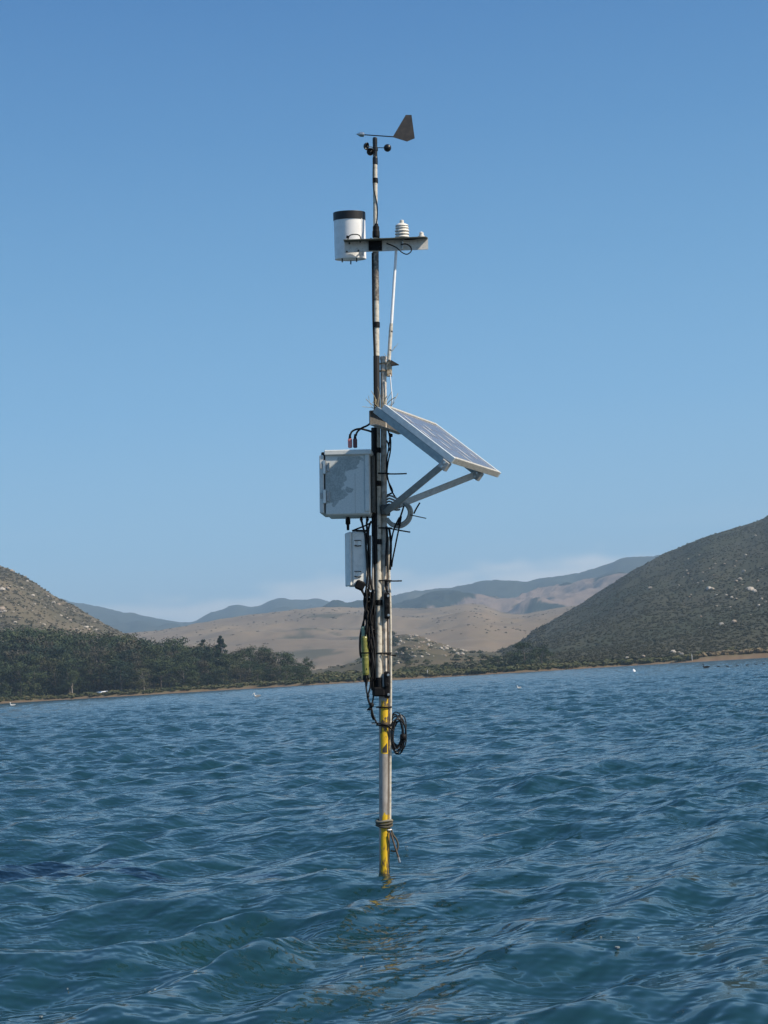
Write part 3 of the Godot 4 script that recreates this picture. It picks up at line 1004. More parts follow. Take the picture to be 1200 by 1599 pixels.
# ------------------------------------------------------------------ the station
func pole_image() -> ImageTexture:
	# yellow bands of paint, chipped and stained, over grey pipe; v runs down the pole 1050..1400
	var W := 128; var H := 1024
	var img := Image.create(W, H, false, Image.FORMAT_RGB8)
	var nz := FastNoiseLite.new()
	nz.seed = 3; nz.frequency = 0.03; nz.fractal_octaves = 5
	for y in H:
		var py := 1050.0 + 350.0 * y / H
		for x in W:
			var u := float(x) / W
			var a := u * TAU
			var q := Vector3(cos(a) * 20.0, y * 0.35, sin(a) * 20.0)
			var k := nz.get_noise_3dv(q)
			var k2 := nz.get_noise_3d(q.x * 3.0 + 90.0, q.y * 3.0, q.z * 3.0)
			var c := Color(0.36, 0.335, 0.31).lerp(Color(0.24, 0.215, 0.19), clampf(0.5 + k * 1.4, 0, 1))
			c = c.lerp(Color(0.46, 0.44, 0.42), clampf(k2 * 0.9, 0, 1))
			var e := k * 9.0 + k2 * 4.0
			var yel := Color(0.72, 0.46, 0.010).lerp(Color(0.60, 0.37, 0.015), clampf(0.4 + k2 * 1.5, 0, 1))
			var front := absf(wrapf(u - 0.365, -0.5, 0.5))     # paint worn off the shaded side
			if front < 0.225 + k * 0.04:
				if py > 1094.0 + e and py < 1176.0 + e * 0.15:
					c = yel
					# print and peeled strips on the band
					if py > 1120.0 + k * 12.0 + (0.3 - u) * 30.0 and py < 1140.0 + k2 * 16.0 and k2 + k > -0.2: c = Color(0.10, 0.07, 0.04)
					if py > 1169.0 - (u - 0.18) * 60.0 and py < 1174.5 and u > 0.19 and u < 0.345: c = Color(0.045, 0.035, 0.03)
					if py < 1101.0 and k2 > 0.0: c = Color(0.13, 0.09, 0.05)
				if py > 1268.0 + e * 1.3 + pow(front * 4.2, 3.0) * 12.0 and py < 1375.0 + e * 1.5:
					c = yel.lerp(Color(0.36, 0.20, 0.02), clampf(k2 * 1.6 + (py - 1335.0) / 70.0, 0, 0.8))
			if py > 1340.0 + e: c = c.lerp(Color(0.07, 0.055, 0.025), clampf((py - 1344.0) / 26.0 + k2 * 1.3, 0.0, 0.85))
			if k2 > 0.42: c = c.lerp(Color(0.14, 0.09, 0.06), 0.6)
			img.set_pixel(x, y, c.linear_to_srgb())
	return ImageTexture.create_from_image(img)

func box_image() -> ImageTexture:
	# light grey paint; large blotch, part weathering, part painted shade, ragged on the right
	var W := 192; var H := 288
	var img := Image.create(W, H, false, Image.FORMAT_RGB8)
	var nz := FastNoiseLite.new()
	nz.seed = 8; nz.frequency = 0.022; nz.fractal_octaves = 5
	for y in H:
		for x in W:
			var u := float(x) / W; var v := float(y) / H
			var k := nz.get_noise_2d(x, y); var k2 := nz.get_noise_2d(x * 4.0 + 300.0, y * 4.0)
			var edge := 0.50 + 0.05 * sin(v * 21.0) + k * 0.12
			if v < 0.20: edge = lerpf(0.98, 0.90, v / 0.20) + k * 0.2
			elif v < 0.26: edge = lerpf(0.90, 0.50, (v - 0.20) / 0.06) + k * 0.12
			if v > 0.70: edge -= (v - 0.70) * 1.6
			var low := 0.84 + k * 0.10
			var c := Color(0.69, 0.705, 0.68).lerp(Color(0.60, 0.625, 0.605), clampf(0.5 + k2, 0, 1))
			var d := Vector2((u - 0.60) / 0.12, (v - 0.575) / 0.055).length() + k * 0.8
			var m := smoothstep(-0.01, 0.035, edge - u + k2 * 0.02) * smoothstep(0.0, 0.012, low - v)
			m *= smoothstep(-0.02, 0.03, u + v * 1.5 - 0.36 + k * 0.1)  # blotch left off the sunlit corner, along the panel's shadow edge
			m = maxf(m, smoothstep(1.0, 0.85, d))
			c = c.lerp(Color(0.24, 0.275, 0.27).lerp(Color(0.40, 0.43, 0.42), clampf(0.5 + k2 * 1.5 + k * 0.9, 0, 1)), m * 0.82)
			if absf(u - 0.76) < 0.012 and v > 0.3: c = c.lerp(Color(0.36, 0.36, 0.33), 0.35)
			img.set_pixel(x, y, c.linear_to_srgb())
	return ImageTexture.create_from_image(img)

func tie(px: float, py: float, wrap_w: float, x0: float, x1: float, w: float, tip: Array, label: String, category := "cable tie") -> void:
	# a black cable tie: a band round the pole with its long tail sticking out
	thing("cable_tie", S(px, py, w), label, category, "black cable ties on the mast")
	var b := MB.new()
	var c := (S(x0, py, 0.0) + S(x1, py, 0.0)) * 0.5
	var rx := (S(x1, py, 0.0) - S(x0, py, 0.0)).length() * 0.5 + 0.002
	var ps := []
	for i in 21:
		var a := TAU * i / 20.0
		ps.append(c + Vector3(cos(a) * rx, 0, sin(a) * wrap_w))
	b.tube(ps, 0.0045, 6, false)
	part("band", b, M.black)
	b = MB.new()
	b.tube(curve([S(px, py, w), S((px + tip[0]) * 0.5, (py + tip[1]) * 0.5 + 0.3, w), S(tip[0], tip[1], w)], 3), 0.0042, 6)
	part("tail", b, M.black)

func build_station() -> void:
	var Y := Vector3.UP
	# --- lower pole, in the water
	thing("pole", S(600, 1400), "thick grey pole with chipped yellow bands rising out of the water", "pole")
	var b := MB.new()
	var p0 := S(600.0, 1052); var p1 := S(600.6, 1400)
	var k := 40
	var ring_r := 0.0278
	var rows := []
	for i in k + 1:
		var row := []
		var c := p0.lerp(p1, float(i) / k)
		for j in 25:
			var a := TAU * j / 24.0
			row.append(b.vert(c + Vector3(-cos(a), 0, sin(a)) * ring_r, Vector3(-cos(a), 0, sin(a)), Vector2(j / 24.0 , float(i) / k)))
		rows.append(row)
	for i in k:
		for j in 24: b.quad(rows[i][j], rows[i][j + 1], rows[i + 1][j + 1], rows[i + 1][j])
	var pm := mat(Color.WHITE, 0.55)
	pm.albedo_texture = pole_image()
	part("pipe", b, pm)
	b = MB.new()
	b.tube([p1, p1 - Y * 1.5], ring_r, 20)
	part("pipe", b, M.algae)

	# --- the instrument mast: long thin pipe strapped to the lower pole
	thing("mast", S(592.5, 1086), "tall thin weathered pipe that carries the weather instruments above the pole", "mast")
	b = MB.new()
	seg(b, [592.6, 1086, 0.012], [588.9, 640, 0.012], 0.0178, 18)
	part("pipe", b, M.pipe)
	b = MB.new()
	seg(b, [588.9, 640, 0.012], [588.2, 556, 0.01], 0.0178, 18)
	part("sleeve", b, M.black_tape)
	b = MB.new()
	seg(b, [588.2, 556, 0.01], [587.6, 470, 0.007], 0.0165, 18)
	part("pipe", b, M.pipe)
	b = MB.new()
	seg(b, [587.6, 470, 0.007], [586.9, 392, 0.005], 0.0172, 18)
	part("pipe", b, M.pipe_dark)
	b = MB.new()
	cable(b, [[584.0, 246, 0.01], [582.9, 262, 0.012], [582.8, 280, 0.012], [583.6, 294, 0.015], [586.6, 306, 0.018], [589.4, 320, 0.014], [589.8, 336, 0.012], [588.6, 350, 0.018]], 0.0028, 6)
	part("signal_cable", b, M.black)
	b = MB.new()
	cable(b, [[582.4, 395, 0.012], [583.0, 450, 0.014], [583.6, 500, 0.016], [585.0, 540, 0.024], [586.0, 575, 0.026], [585.4, 630, 0.024]], 0.0065, 8)
	part("signal_cable", b, M.black)
	b = MB.new()
	seg(b, [586.9, 394, 0.005], [586.0, 240, 0.0], 0.0125, 16)
	part("pipe", b, M.pipe)
	b = MB.new()
	var q := S(587.6, 368, 0.004)
	b.lathe(q, Y, [Vector2(0, -0.012), Vector2(0.019, -0.012), Vector2(0.021, -0.004), Vector2(0.0205, 0.024), Vector2(0.018, 0.03), Vector2(0.018, 0.05), Vector2(0.014, 0.056), Vector2(0.0125, 0.066)], 18)
	part("coupling", b, M.black)
	for z in [[592.0, 941, 0.0185], [589.9, 755, 0.0185], [589.4, 703, 0.0185], [590.8, 846, 0.0185], [588.0, 507, 0.018], [586.4, 282, 0.0135]]:
		b = MB.new()
		b.lathe(S(z[0], z[1] + 4.5, 0.012 if z[1] > 400 else 0.0), Y, [Vector2(z[2], 0), Vector2(z[2] + 0.002, 0.002), Vector2(z[2] + 0.002, 0.028), Vector2(z[2], 0.03)], 18)
		part("tape_band", b, M.black)

	# --- the second pipe, to the right of the mast
	thing("support_pipe", S(600.6, 1050, -0.01), "pale second pipe standing right of the mast, capped open at the antenna bracket", "pipe")
	b = MB.new()
	seg(b, [601.0, 1052, -0.012], [599.0, 557, -0.012], 0.0172, 18)
	part("pipe", b, M.pipe_pale)
	b = MB.new()
	b.lathe(S(599.0, 562, -0.012), Y, [Vector2(0.0172, 0), Vector2(0.019, 0.002), Vector2(0.019, 0.016), Vector2(0.016, 0.019), Vector2(0.013, 0.0185)], 18)
	part("rim", b, M.pipe_pale)
	# shaded steel channel behind the cables
	thing("dark_filler", S(586, 838, 0.02), "black strip added for the shaded left face of the mast beside the large box", "dark_filler")  # black tube added to darken the mast's shaded left side
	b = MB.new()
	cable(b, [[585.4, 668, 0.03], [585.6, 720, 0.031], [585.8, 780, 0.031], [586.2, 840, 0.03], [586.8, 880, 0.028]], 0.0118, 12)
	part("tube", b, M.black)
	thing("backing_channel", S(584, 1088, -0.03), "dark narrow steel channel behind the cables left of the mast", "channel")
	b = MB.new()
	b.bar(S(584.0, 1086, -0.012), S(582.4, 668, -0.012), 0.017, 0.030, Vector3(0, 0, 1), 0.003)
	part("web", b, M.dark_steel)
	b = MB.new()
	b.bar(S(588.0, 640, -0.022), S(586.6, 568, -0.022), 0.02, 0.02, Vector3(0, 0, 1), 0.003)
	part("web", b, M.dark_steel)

	# --- clamps that join the pipes
	for z in [[604.5, 946, 21.0, "black bolted clamp block on the right of the mast, level with the far ridges", 1055], [604.5, 1069, 20.0, "black bolted clamp block where the mast joins the yellow banded pole", 1088]]:
		thing("clamp", S(z[0], z[1]), z[3], "clamp", "black pipe clamps")
		b = MB.new()
		var c := S(z[0] + 0.2, z[1], 0.012)
		b.box(c, Vector3(0.031, 0.142, 0.06), Basis.IDENTITY, 0.006)
		part("block", b, M.black)
		for s in [-1.0, 1.0]:
			b = MB.new()
			b.lathe(c + Vector3(0.007, s * 0.052, 0.03), Vector3(0, 0, 1), [Vector2(0.008, 0), Vector2(0.008, 0.005), Vector2(0.006, 0.008), Vector2(0, 0.008)], 6)
			part("bolt", b, M.bright_steel)
		b = MB.new()
		b.lathe(c + Vector3(0.0, 0.0, 0.03), Vector3(0, 0, 1), [Vector2(0.012, 0), Vector2(0.012, 0.012), Vector2(0.009, 0.014), Vector2(0, 0.014)], 12)
		part("boss", b, M.black)
		if z[4] == 1088:
			b = MB.new()
			b.box(S(592.5, 1080, 0.012), Vector3(0.062, 0.05, 0.075), Basis.IDENTITY, 0.008)
			part("saddle", b, M.black)
			b = MB.new()
			b.lathe(S(592.9, 1074, 0.012), Y, [Vector2(0.018, 0), Vector2(0.0225, 0.0), Vector2(0.0225, 0.055), Vector2(0.018, 0.056)], 18)
			part("collar", b, M.black)

	# --- pale conduit on the right, straight down to the water
	thing("conduit", S(609.5, 1290, 0.0), "long pale conduit running down the right side of the poles", "conduit")
	b = MB.new()
	cable(b, [[606.5, 838, 0.0], [608.2, 900, 0.0], [609.8, 945, 0.0], [610.4, 1000, 0.0], [610.6, 1060, 0.0], [610.2, 1120, 0.0], [609.6, 1200, 0.0], [609.2, 1292, 0.0]], 0.0068, 12)
	part("tube", b, M.pale_plastic)
	b = MB.new()
	cable(b, [[604.6, 850, 0.012], [605.4, 930, 0.018], [606.2, 1000, 0.016], [606.8, 1090, 0.014], [606.6, 1200, 0.016], [606.0, 1300, 0.018], [605.6, 1352, 0.018], [605.6, 1380, 0.018]], 0.0042, 8)
	part("cable", b, M.brown_cable)
	b = MB.new()
	cable(b, [[608.6, 1290, 0.006], [607.8, 1320, 0.008], [607.4, 1345, 0.008], [607.6, 1380, 0.008]], 0.0045, 8)
	part("cable", b, M.brown_cable)
	# two short conduits left of the mast, below the large box
	thing("conduit", S(578, 920, 0.02), "pair of short grey conduits beside the small box, left of the mast", "conduit")
	for z in [[578.5, 836, 577.8, 908], [582.3, 838, 582.6, 912]]:
		b = MB.new()
		cable(b, [[z[0], z[1], 0.02], [(z[0] + z[2]) * 0.5, 870, 0.02], [z[2], z[3], 0.02], [z[2] + 2, z[3] + 14, 0.02]], 0.0062, 10)
		part("tube", b, M.grey_plastic)

	# --- wind vane and cup anemometer on the top
	thing("wind_sensor", S(586.2, 262, 0.0), "black wind vane with tail fin and three small cups at the top of the mast", "wind sensor")
	b = MB.new()
	q = S(586.3, 258, 0.0)
	b.lathe(q, Y, [Vector2(0, 0), Vector2(0.0115, 0), Vector2(0.0148, 0.006), Vector2(0.0148, 0.04), Vector2(0.0128, 0.046), Vector2(0.0128, 0.12), Vector2(0.0135, 0.125), Vector2(0.0135, 0.152), Vector2(0.011, 0.158), Vector2(0, 0.158)], 18)
	part("body", b, M.black_gloss)
	b = MB.new()
	b.tube([S(566, 210.2, 0.0), S(615, 213.6, 0.0)], 0.0032, 8)
	part("arm", b, M.black_gloss)
	b = MB.new()
	b.lathe(S(569.5, 210.4, 0.0), S(556, 209.3, 0.0) - S(569.5, 210.4, 0.0), [Vector2(0, 0), Vector2(0.0115, 0.002), Vector2(0.013, 0.01), Vector2(0.013, 0.024), Vector2(0.006, 0.036), Vector2(0, 0.048)], 14)
	part("nose_weight", b, M.bright_steel)
	b = MB.new()
	b.slab([S(613.5, 214.0, 0.0), S(634, 179.5, 0.0), S(643, 179.5, 0.0), S(648, 216.0, 0.0), S(636, 221.0, 0.0)], Vector3(0.0, 0.0, 0.0022))
	part("tail_fin", b, M.fin)
	# three cups on short arms
	for z in [[605.5, 231.0, 0.0, Vector3(0.05, 0.25, -1.0)], [573.8, 228.5, 0.02, Vector3(0.85, -0.25, 0.4)], [578.8, 237.0, 0.03, Vector3(0.5, -0.3, 0.8)]]:
		b = MB.new()
		var cc := S(z[0], z[1], z[2])
		var ax: Vector3 = (z[3] as Vector3).normalized()
		var pr := []
		for i in 9:
			var a := PI * 0.5 * i / 8.0
			pr.append(Vector2(sin(a) * 0.0215, -cos(a) * 0.0215))
		for i in 9:
			var a := PI * 0.5 * (8 - i) / 8.0
			pr.append(Vector2(sin(a) * 0.0200, -cos(a) * 0.0200))
		b.lathe(cc, ax, pr, 18, true)
		var cup := part("cup", b, M.black_gloss)
		b = MB.new()
		b.tube([S(586.3, 230.5, 0.0), cc], 0.0022, 6)
		part("spoke", b, M.black_gloss, cup)
	b = MB.new()
	b.lathe(S(586.3, 236, 0.0), Y, [Vector2(0.0128, 0), Vector2(0.0155, 0.002), Vector2(0.0155, 0.02), Vector2(0.0128, 0.023)], 18)
	part("cup_hub", b, M.black_gloss)

	# --- crossarm
	thing("crossarm", S(586, 382, 0.02), "grey angle iron crossarm clamped across the mast under the instruments", "crossarm")
	b = MB.new()
	var zw := 0.028
	b.slab([S(538.2, 377.0, zw), S(668.6, 371.6, zw), S(669.0, 389.5, zw), S(538.6, 394.5, zw)], Vector3(0, 0, 0.006))
	part("web", b, M.web)
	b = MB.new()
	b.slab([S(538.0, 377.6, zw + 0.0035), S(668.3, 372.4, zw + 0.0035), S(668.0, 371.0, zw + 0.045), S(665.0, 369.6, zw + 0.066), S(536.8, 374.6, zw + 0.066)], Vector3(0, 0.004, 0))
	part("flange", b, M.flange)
	b = MB.new()
	b.box(S(586.4, 382, zw + 0.008), Vector3(0.074, 0.066, 0.010), Basis.IDENTITY, 0.002)
	part("clamp_plate", b, M.black)
	for s in [-1.0, 1.0]:
		b = MB.new()
		var pts := []
		for i in 13:
			var a := PI * i / 12.0
			pts.append(S(586.6, 382 + s * 6.0, zw - 0.022) + Vector3(cos(a) * 0.024, 0, -sin(a) * 0.024))
		pts.push_front(pts[0] + Vector3(0, 0, 0.05)); pts.append(pts[-1] + Vector3(0, 0, 0.05))
		b.tube(pts, 0.004, 6)
		part("u_bolt", b, M.black)
	for z in [[542, 393.0], [546, 380], [560, 391.5], [563, 377.5]]:
		b = MB.new()
		b.lathe(S(z[0], z[1], zw + 0.003), Vector3(0, 0, 1), [Vector2(0.005, 0), Vector2(0.005, 0.004), Vector2(0, 0.005)], 6)
		part("bolt", b, M.dark_steel)

	# --- rain gauge
	var gc := S(547.8, 405, -0.095)
	var gy := Vector3(-0.015, 1.0, 0.14).normalized()
	thing("rain_gauge", gc, "white cylinder rain gauge with a black band round its rim", "rain gauge")
	b = MB.new()
	b.lathe(gc, gy, [Vector2(0, 0.004), Vector2(0.083, 0.004), Vector2(0.083, 0.0), Vector2(0.0875, 0.0), Vector2(0.0882, 0.003), Vector2(0.0882, 0.222), Vector2(0.0865, 0.222)], 48)
	part("cylinder", b, M.white_paint)
	b = MB.new()
	b.lathe(gc, gy, [Vector2(0.0882, 0.215), Vector2(0.0905, 0.216), Vector2(0.0905, 0.258), Vector2(0.0895, 0.260), Vector2(0.085, 0.260), Vector2(0.085, 0.25), Vector2(0.01, 0.17), Vector2(0.0, 0.17)], 48)
	part("rim_band", b, M.black_tape)
	b = MB.new()
	var off := Vector3(0.068, 0, 0.0562)
	b.tube([gc + off + gy * 0.01, gc + off + gy * 0.212], 0.0032, 6)
	part("seam", b, M.white_paint)
	for s in [[-0.045, 0.05], [0.035, 0.06], [0.0, -0.05]]:
		b = MB.new()
		b.tube([gc + Vector3(s[0], -s[1] * 0.14, s[1]), gc + Vector3(s[0], -0.022 - s[1] * 0.14, s[1])], 0.004, 6)
		part("levelling_screw", b, M.dark_steel)
	b = MB.new()
	cable(b, [[543.5, 374, 0.03], [547, 367.5, 0.045], [556, 366.0, 0.06], [562, 368, 0.06], [564, 374, 0.065]], 0.003, 6)
	part("signal_cable", b, M.black)
	b = MB.new()
	b.box(S(543.0, 370, 0.018), Vector3(0.014, 0.014, 0.012), Basis.IDENTITY, 0.002)
	part("cable_gland", b, M.black)

	# --- radiation shield with stacked plates
	var rc := S(628.4, 371.0, 0.045)
	thing("radiation_shield", rc, "small white shield of stacked round plates on the right of the crossarm", "sensor shield")
	for i in 4:
		b = MB.new()
		var y := 0.006 + i * 0.0165
		var r := 0.0395 if i < 3 else 0.037
		b.lathe(rc + gy * y, gy, [Vector2(0.012, 0.0), Vector2(r - 0.012, 0.0), Vector2(r, -0.006), Vector2(r + 0.001, -0.003), Vector2(r - 0.006, 0.008), Vector2(r - 0.014, 0.0125), Vector2(0.012, 0.0125)], 32)
		part("plate", b, M.cream_plastic)
	b = MB.new()
	b.lathe(rc, gy, [Vector2(0.014, -0.004), Vector2(0.014, 0.066)], 16)
	part("core", b, M.dark_steel)
	b = MB.new()
	b.lathe(rc + gy * 0.0635, gy, [Vector2(0.037, 0.0), Vector2(0.034, 0.006), Vector2(0.018, 0.0145), Vector2(0.0115, 0.0155), Vector2(0.0115, 0.030), Vector2(0.0095, 0.032), Vector2(0, 0.032)], 32)
	part("cap", b, M.cream_plastic)
	b = MB.new()
	cable(b, [[604, 380, 0.05], [612, 383, 0.055], [620, 387, 0.06], [628, 394, 0.065], [636, 397, 0.065], [642.5, 392, 0.065], [641, 385, 0.062], [634, 381, 0.06], [626, 382, 0.06]], 0.0034, 6)
	part("cable_loop", b, M.black)
	b = MB.new()
	b.bar(S(629.5, 374.5, 0.04), S(628.8, 389, 0.036), 0.014, 0.006, Vector3(1, 0, 0), 0.001)
	part("mount_bracket", b, M.bright_steel)

	# --- small light sensor at the end of the crossarm
	rc = S(658.5, 370.0, 0.05)
	thing("light_sensor", rc, "tiny white cylinder sensor at the right end of the crossarm", "sensor")
	b = MB.new()
	b.lathe(rc, Y, [Vector2(0.021, -0.004), Vector2(0.021, 0.003), Vector2(0.0125, 0.004), Vector2(0.0125, 0.022), Vector2(0.010, 0.025), Vector2(0, 0.025)], 20)
	part("housing", b, M.cream_plastic)
	b = MB.new()
	b.lathe(rc + Y * 0.024, Y, [Vector2(0.006, 0), Vector2(0.006, 0.003), Vector2(0.004, 0.005), Vector2(0, 0.005)], 14)
	part("diffuser", b, M.white_paint)
	b = MB.new()
	cable(b, [[657, 371.5, 0.06], [648, 373.5, 0.06], [640, 374, 0.06], [632, 374, 0.06]], 0.0028, 6)
	part("signal_cable", b, M.black)

	# --- antenna
	thing("antenna", S(607.4, 563, 0.02), "slim white antenna rod right of the mast, between crossarm and support pipe", "antenna")
	b = MB.new()
	b.tube([S(618.9, 392, 0.012), S(611.6, 505, 0.02)], [0.0075, 0.0085], 12)
	part("rod", b, M.white_paint)
	b = MB.new()
	b.tube([S(611.4, 505, 0.02), S(610.9, 512, 0.02), S(607.6, 562, 0.02)], [0.0088, 0.0105, 0.0105], 12)
	part("base_tube", b, M.pale_plastic)
	for z in [[610.8, 517], [608.8, 546]]:
		b = MB.new()
		b.tube([S(z[0], z[1], 0.02), S(z[0] - 0.2, z[1] + 2.0, 0.02)], 0.0105, 12)
		part("ring", b, M.dark_steel)
	b = MB.new()
	cable(b, [[609.5, 585, 0.02], [611.2, 605, 0.02], [612.6, 620, 0.02], [611.8, 632, 0.01], [611.0, 640, 0.0]], 0.0036, 6)
	part("lead", b, M.white_paint)
	# its bracket
	thing("antenna_bracket", S(606.5, 575, 0.0), "tan steel bracket that holds the antenna to the top of the support pipe", "bracket")
	b = MB.new()
	b.bar(S(608.2, 563, 0.005), S(608.2, 588, 0.005), 0.03, 0.02, Vector3(0, 0, 1), 0.003)
	part("plate", b, M.rust_steel)
	b = MB.new()
	b.slab([S(611.0, 562.5, 0.015), S(615.0, 565, 0.015), S(623.5, 569.8, 0.015), S(611.0, 571.5, 0.015)], Vector3(0, 0, 0.02))
	part("gusset", b, M.dark_steel)
	for y: float in [568.0, 579.5]:
		b = MB.new()
		var pts := []
		for i in 21:
			var a := TAU * i / 20.0
			pts.append(S(600.0, y, -0.012) + Vector3(cos(a) * 0.0225, 0, sin(a) * 0.0205))
		b.tube(pts, 0.0036, 6, false)
		part("hose_clip", b, M.rust_steel)

	build_panel()
	build_boxes()
	build_cables()

func build_panel() -> void:
	var A := S(601.0, 631.0, 0.34)
	var B := S(680.8, 660.5, -0.36)
	var D := S(712.5, 715.5, 0.47)
	# square the corner
	var e := B - A; var g := D - A
	g -= e.normalized() * g.dot(e.normalized())
	D = A + g
	var C := B + g
	var nn := e.cross(g).normalized()
	if nn.y < 0.0: nn = -nn
	var ex := e.normalized(); var gx := g.normalized()
	var ctr := (A + C) * 0.5
	print("panel ", e.length(), " ", g.length(), " C at ", proj(st * C), " D at ", proj(st * D), " tilt ", rad_to_deg(acos((st.basis * nn).y)), " normal ", st.basis * nn)
	thing("solar_panel", ctr, "tilted blue solar panel in a pale metal frame on the right of the mast", "solar panel")
	var th := 0.034
	var lip := 0.02
	# frame: four rails
	for z in [[A, D, ex], [B, C, -ex], [A, B, gx], [D, C, -gx]]:
		var b := MB.new()
		var s: Vector3 = z[2] * lip * 0.5
		var dir: Vector3 = (z[1] - z[0]).normalized()
		var trim: Vector3 = Vector3.ZERO if absf(dir.dot(gx)) > 0.5 else dir * (lip + 0.0005)
		b.bar(z[0] + s - nn * th * 0.5 + trim, z[1] + s - nn * th * 0.5 - trim, lip, th, nn, 0.0015)
		part("frame_rail", b, M.alu_speck if absf(dir.dot(gx)) < 0.5 else M.alu)
	var b2 := MB.new()
	b2.slab([A + ex * lip + gx * lip - nn * 0.010, B - ex * lip + gx * lip - nn * 0.010, C - ex * lip - gx * lip - nn * 0.010, D + ex * lip - gx * lip - nn * 0.010], nn * 0.004)
	part("backsheet", b2, M.backsheet)
	# cells, four across the slope and nine along
	var nx := 9; var ny := 4
	var W := e.length() - 2 * lip - 0.012; var H := g.length() - 2 * lip - 0.012
	var cw := W / nx; var ch := H / ny
	var cell := MB.new()
	var o0 := org
	org = Vector3.ZERO
	var cm := MB.new()
	var hx := cw * 0.5 - 0.0022; var hy := ch * 0.5 - 0.0022; var cut := 0.009
	cm.slab([ex * (-hx + cut) - gx * hy, ex * (hx - cut) - gx * hy, ex * hx - gx * (hy - cut), ex * hx + gx * (hy - cut), ex * (hx - cut) + gx * hy, ex * (-hx + cut) + gx * hy, -ex * hx + gx * (hy - cut), -ex * hx - gx * (hy - cut)], nn * 0.002)
	var cmesh := cm.mesh(Vector3.ZERO)
	var bb := MB.new()
	for s in [-0.22, 0.22]:
		bb.bar(gx * ch * -0.5 + ex * cw * s, gx * ch * 0.5 + ex * cw * s, 0.0022, 0.0012, nn)
	var busm := bb.mesh(Vector3.ZERO, M.bright_steel)
	org = o0
	for i in nx:
		for j in ny:
			var c := A + ex * (lip + 0.006 + cw * (i + 0.5)) + gx * (lip + 0.006 + ch * (j + 0.5)) - nn * 0.0065
			var o := MeshInstance3D.new()
			o.name = "cell"
			o.mesh = cmesh
			o.material_override = M.cells[rng.randi() % 3]
			root_now.add_child(o, true)
			o.position = c - org
			var bs := MeshInstance3D.new()
			bs.name = "busbar"
			bs.mesh = busm
			o.add_child(bs, true)
			bs.position = nn * 0.0016
	# thin pale streaks down the face
	var dr := MB.new()
	var r := RandomNumberGenerator.new()
	r.seed = 4
	for z in [[0.35, 0.38, 0.05], [0.52, 0.5, 0.07], [0.6, 0.72, 0.06], [0.3, 0.66, 0.04], [0.75, 0.42, 0.05], [0.2, 0.2, 0.05], [0.45, 0.85, 0.05], [0.13, 0.5, 0.04], [0.82, 0.7, 0.04], [0.5, 0.25, 0.035]]:
		var c: Vector3 = A + e * z[0] + g * z[1] - nn * 0.0042
		var ps := []
		for i in 11:
			var a := TAU * i / 11.0
			ps.append(c + ex * cos(a) * 0.007 * r.randf_range(0.5, 1.3) + gx * sin(a) * z[2] * 1.1 * r.randf_range(0.5, 1.3))
		dr.slab(ps, nn * 0.001)
	var dm := part("pale_streaks", dr, M.lime)
	dm.set_meta("kind", "stuff")

	# --- the mount: channel at the pole, two rails under the panel, two struts
	thing("panel_mount", S(594, 655, 0.0), "grey steel channel, rails and two struts that hold the solar panel", "bracket")
	var b := MB.new()
	var c0 := S(577.5, 652.5, 0.20); var cdir := ex
	b.bar(c0, c0 + cdir * 0.40, 0.006, 0.075, Vector3.UP, 0.001)
	part("channel_web", b, M.galv_dark)
	for s in [-1.0, 1.0]:
		b = MB.new()
		var lat := cdir.cross(Vector3.UP).normalized()
		b.bar(c0 + Vector3.UP * s * 0.0375 + lat * 0.018, c0 + Vector3.UP * s * 0.0375 + lat * 0.018 + cdir * 0.40, 0.036, 0.005, Vector3.UP, 0.001)
		part("channel_flange", b, M.galv_dark if s > 0 else M.alu_speck)
	for z in [A + ex * 0.004, B - ex * 0.24]:
		b = MB.new()
		var u: Vector3 = z - nn * (th + 0.020)
		b.bar(u - gx * 0.03, u + g * 0.97, 0.004, 0.038, nn, 0.0)
		part("rail", b, M.rail)
		b = MB.new()
		u = z - nn * (th + 0.0028) + ex * 0.018
		b.bar(u - gx * 0.03, u + g * 0.97, 0.032, 0.004, nn, 0.0)
		part("rail", b, M.rail)
	# struts from the rails' lower ends back to the pole
	var d0: Vector3 = A + ex * 0.012 + g * 0.93 - nn * (th + 0.03)
	var d1: Vector3 = B - ex * 0.232 + g * 0.93 - nn * (th + 0.03)
	print("strut tops ", proj(st * d0), proj(st * d1))
	for z in [[d0, S(603.5, 799, 0.035), M.strut], [d1, S(604.5, 796, -0.035), M.web]]:  # far strut gets a paler steel in place of sunlight on it
		b = MB.new()
		b.bar(z[0], z[1], 0.034, 0.028, Vector3(0, 0, 1), 0.002)
		var sp := part("strut", b, z[2])
		b = MB.new()
		b.box(z[0] + gx * 0.008, Vector3(0.045, 0.05, 0.04), Basis(gx, nn, ex), 0.003)
		part("end_bracket", b, M.galv, sp)
		for s in [-1.0, 1.0]:
			b = MB.new()
			b.lathe(z[0] + gx * 0.008 + nn * 0.012 * s + ex * -0.02, -ex, [Vector2(0.007, 0), Vector2(0.007, 0.006), Vector2(0, 0.007)], 6)
			part("bolt", b, M.bright_steel, sp)
	b = MB.new()
	b.box(S(602.5, 797, 0.0), Vector3(0.05, 0.055, 0.09), Basis.IDENTITY, 0.004)
	part("pole_bracket", b, M.galv_dark)

	# --- dry straw caught above the bracket
	thing("straw", S(592, 640, 0.1), "wisps of dry straw and twigs caught above the solar panel bracket", "straw")
	root_now.set_meta("kind", "stuff")
	var sb := MB.new()
